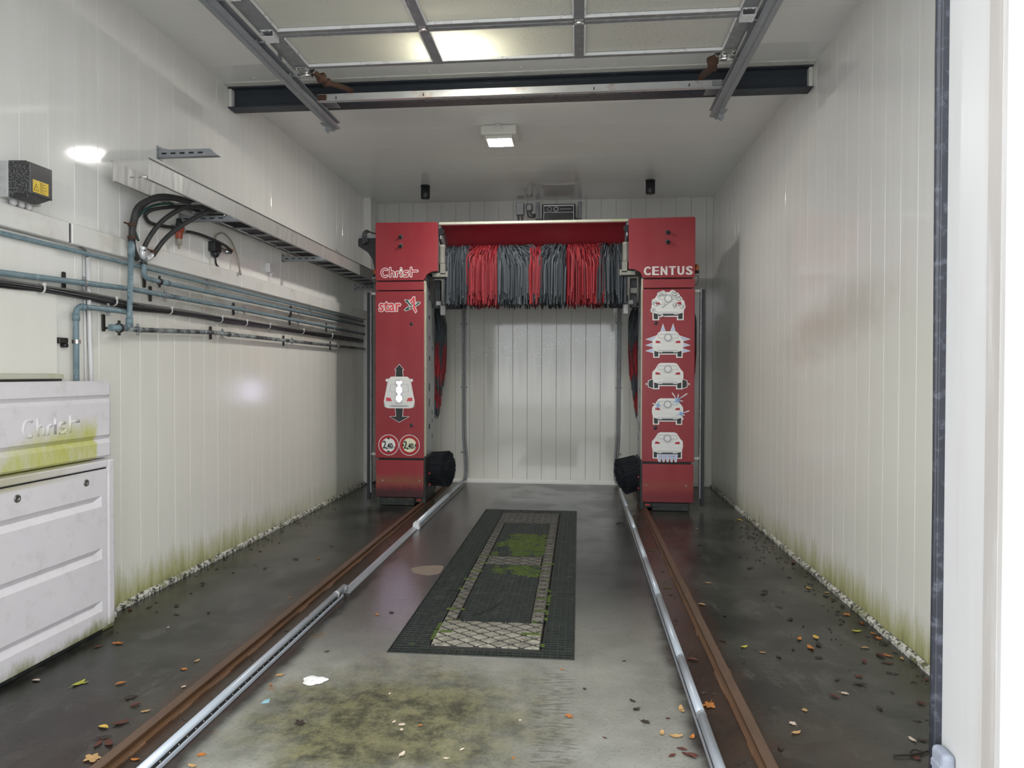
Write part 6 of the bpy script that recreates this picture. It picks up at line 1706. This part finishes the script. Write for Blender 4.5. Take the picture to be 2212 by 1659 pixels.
for (x_, y_, c, s_) in LEAVES:
    x_ = max(XL + 0.07, min(XR - 0.07, x_))
    if y_ < YD + 0.05: continue
    zb = 0.001
    if abs(x_ + 1.792) < 0.075 or abs(x_ - 0.728) < 0.075: x_ += 0.13 if x_ > -1.0 else -0.13
    if abs(x_ - 0.522) < 0.05: x_ -= 0.075
    if abs(x_ + 1.585) < 0.055: x_ += 0.085
    if PX0 - 0.03 < x_ < PX1 + 0.03 and PY0 < y_ < PY1: x_ = PX1 + 0.06
    k = rl_.choice((0, 0, 1, 2)); ss = 0.82 * s_
    o = inst('fallen_leaf', lm[(c, k)], (x_, y_, zb), None, rot=(0, 0, rl_.uniform(0, 6.28)), scale=(ss, ss, ss * 0.5))
    tag(o, ('small ' if s_ < 0.75 else ('big ' if s_ > 1.15 else '')) + WORD[c] + (' oval', ' lobed', ' curled')[k] + ' fallen leaf ' + zone(x_, y_), 'leaf', 'fallen leaves on the floor')
def twig(pts, r, label):
    MB().tube(spline([(x, y, z) for x, y, z in pts], 4), r, 6).build('twig', 'twig', None, label, 'twig')
twig([(1.235, 2.86, 0.006), (1.31, 2.87, 0.009), (1.40, 2.915, 0.006)], 0.004, 'dark forked twig lying on the floor by the bare wall near the door')
twig([(1.30, 2.87, 0.008), (1.33, 2.905, 0.010), (1.37, 2.90, 0.006)], 0.003, 'short dark twig crossing the forked twig by the bare wall')
twig([(0.38, 7.1, 0.004), (0.43, 7.12, 0.007), (0.45, 7.08, 0.004)], 0.005, 'dark bit of twig on the wet lane beside the far end of the guide rail')
twig([(-0.62, 4.30, 0.009), (-0.54, 4.42, 0.012), (-0.50, 4.56, 0.009)], 0.003, 'thin twig lying on the inner grating behind the chequered plate')
grass = MB()
for (x0, y0, x1, y1) in ((0.585, 6.02, 0.66, 6.03), (0.59, 4.98, 0.66, 4.99)):
    grass = MB().add([(x0, y0 - 0.006, 0.002), (x1, y1 - 0.002, 0.006), (x1, y1 + 0.002, 0.006), (x0, y0 + 0.006, 0.002), ((x0 + x1) / 2, y0, 0.010)], [(0, 1, 4), (1, 2, 4), (2, 3, 4), (3, 0, 4)])
    grass.build('grass_blade', 'moss', None, 'green grass blade between the guide rail and the rusty rail, ' + ('far' if y0 > 5.5 else 'near') + ' of two', 'grass', 'grass blades by the rail')
# crumpled white paper and scraps
pp = MB(); n = 9; rp = random.Random(4); vs = []
for i in range(n):
    for j in range(n):
        u, v = i / (n - 1) * 2 - 1, j / (n - 1) * 2 - 1
        k = max(abs(u), abs(v)) / max(1e-6, math.hypot(u, v)); a = math.atan2(v, u); e = 1 - max(abs(u), abs(v)) ** 2
        rr = k * (0.90 + 0.12 * math.sin(3 * a + 0.6) + 0.05 * math.sin(7 * a))
        vs.append((-1.283 + 0.066 * u * rr, 3.288 + 0.058 * v * rr, 0.002 + (0.010 * rp.random()) * (0.2 + e)))
pp.add(vs, [(i * n + j, i * n + j + 1, (i + 1) * n + j + 1, (i + 1) * n + j) for i in range(n - 1) for j in range(n - 1)])
pp.build('paper_scrap', 'paper_white', None, 'crumpled white paper scrap lying on the drive lane', 'paper')
MB().add([(-1.435, 3.03, 0.002), (-1.40, 3.04, 0.003), (-1.405, 3.062, 0.012), (-1.43, 3.055, 0.008)], [(0, 1, 2, 3)]).build('plastic_scrap', 'scrap_blue', None, 'tiny pale blue plastic scrap beside the galvanised guide tube', 'scrap')
# flat stone-coloured patch where the surface has worn through beside the grating
P = rounded([(-1.30, 5.28), (-1.20, 5.36), (-1.045, 5.40), (-1.040, 5.16), (-1.12, 5.10), (-1.24, 5.16)], 0.06, 5)
simple('worn_patch', (0.20, 0.155, 0.12), 0.6, 0, 0.15, 20)
MB().prism(P, 2, 0.0002, 0.0012).build('worn_patch', 'worn_patch', floor)
# small debris gathered along the walls
db = MB(); rd = random.Random(21)
for k in range(420):
    yy = rd.uniform(2.4, 9.4); far = rd.random()
    if rd.random() < 0.62: xx = XR - 0.04 - abs(rd.gauss(0, 0.16))
    elif rd.random() < 0.5: xx = XL + 0.05 + abs(rd.gauss(0, 0.12))
    else: xx = rd.choice((0.60, 0.62, 0.83, -1.64, -1.66)) + rd.gauss(0, 0.03)
    if yy > 7.6 and (xx < -1.4 or xx > 0.4): continue
    if abs(xx - 0.728) < 0.06 or abs(xx + 1.792) < 0.06 or abs(xx - 0.522) < 0.05 or (xx < -2.66 and yy < 3.95): continue
    r = rd.uniform(0.004, 0.013); a = rd.uniform(0, 6.28)
    q = [(xx + r * math.cos(a + i * 1.57) * (1.6 if i % 2 else 0.6), yy + r * math.sin(a + i * 1.57) * (1.6 if i % 2 else 0.6), 0.001) for i in range(4)] + [(xx, yy, 0.001 + r * 0.6)]
    db.add(q, [(0, 1, 4), (1, 2, 4), (2, 3, 4), (3, 0, 4)])
db.build('floor_debris', 'leaf_dark', None, 'dark crumbs of rotten leaves gathered along the wall feet and rails', 'debris', kind='stuff')
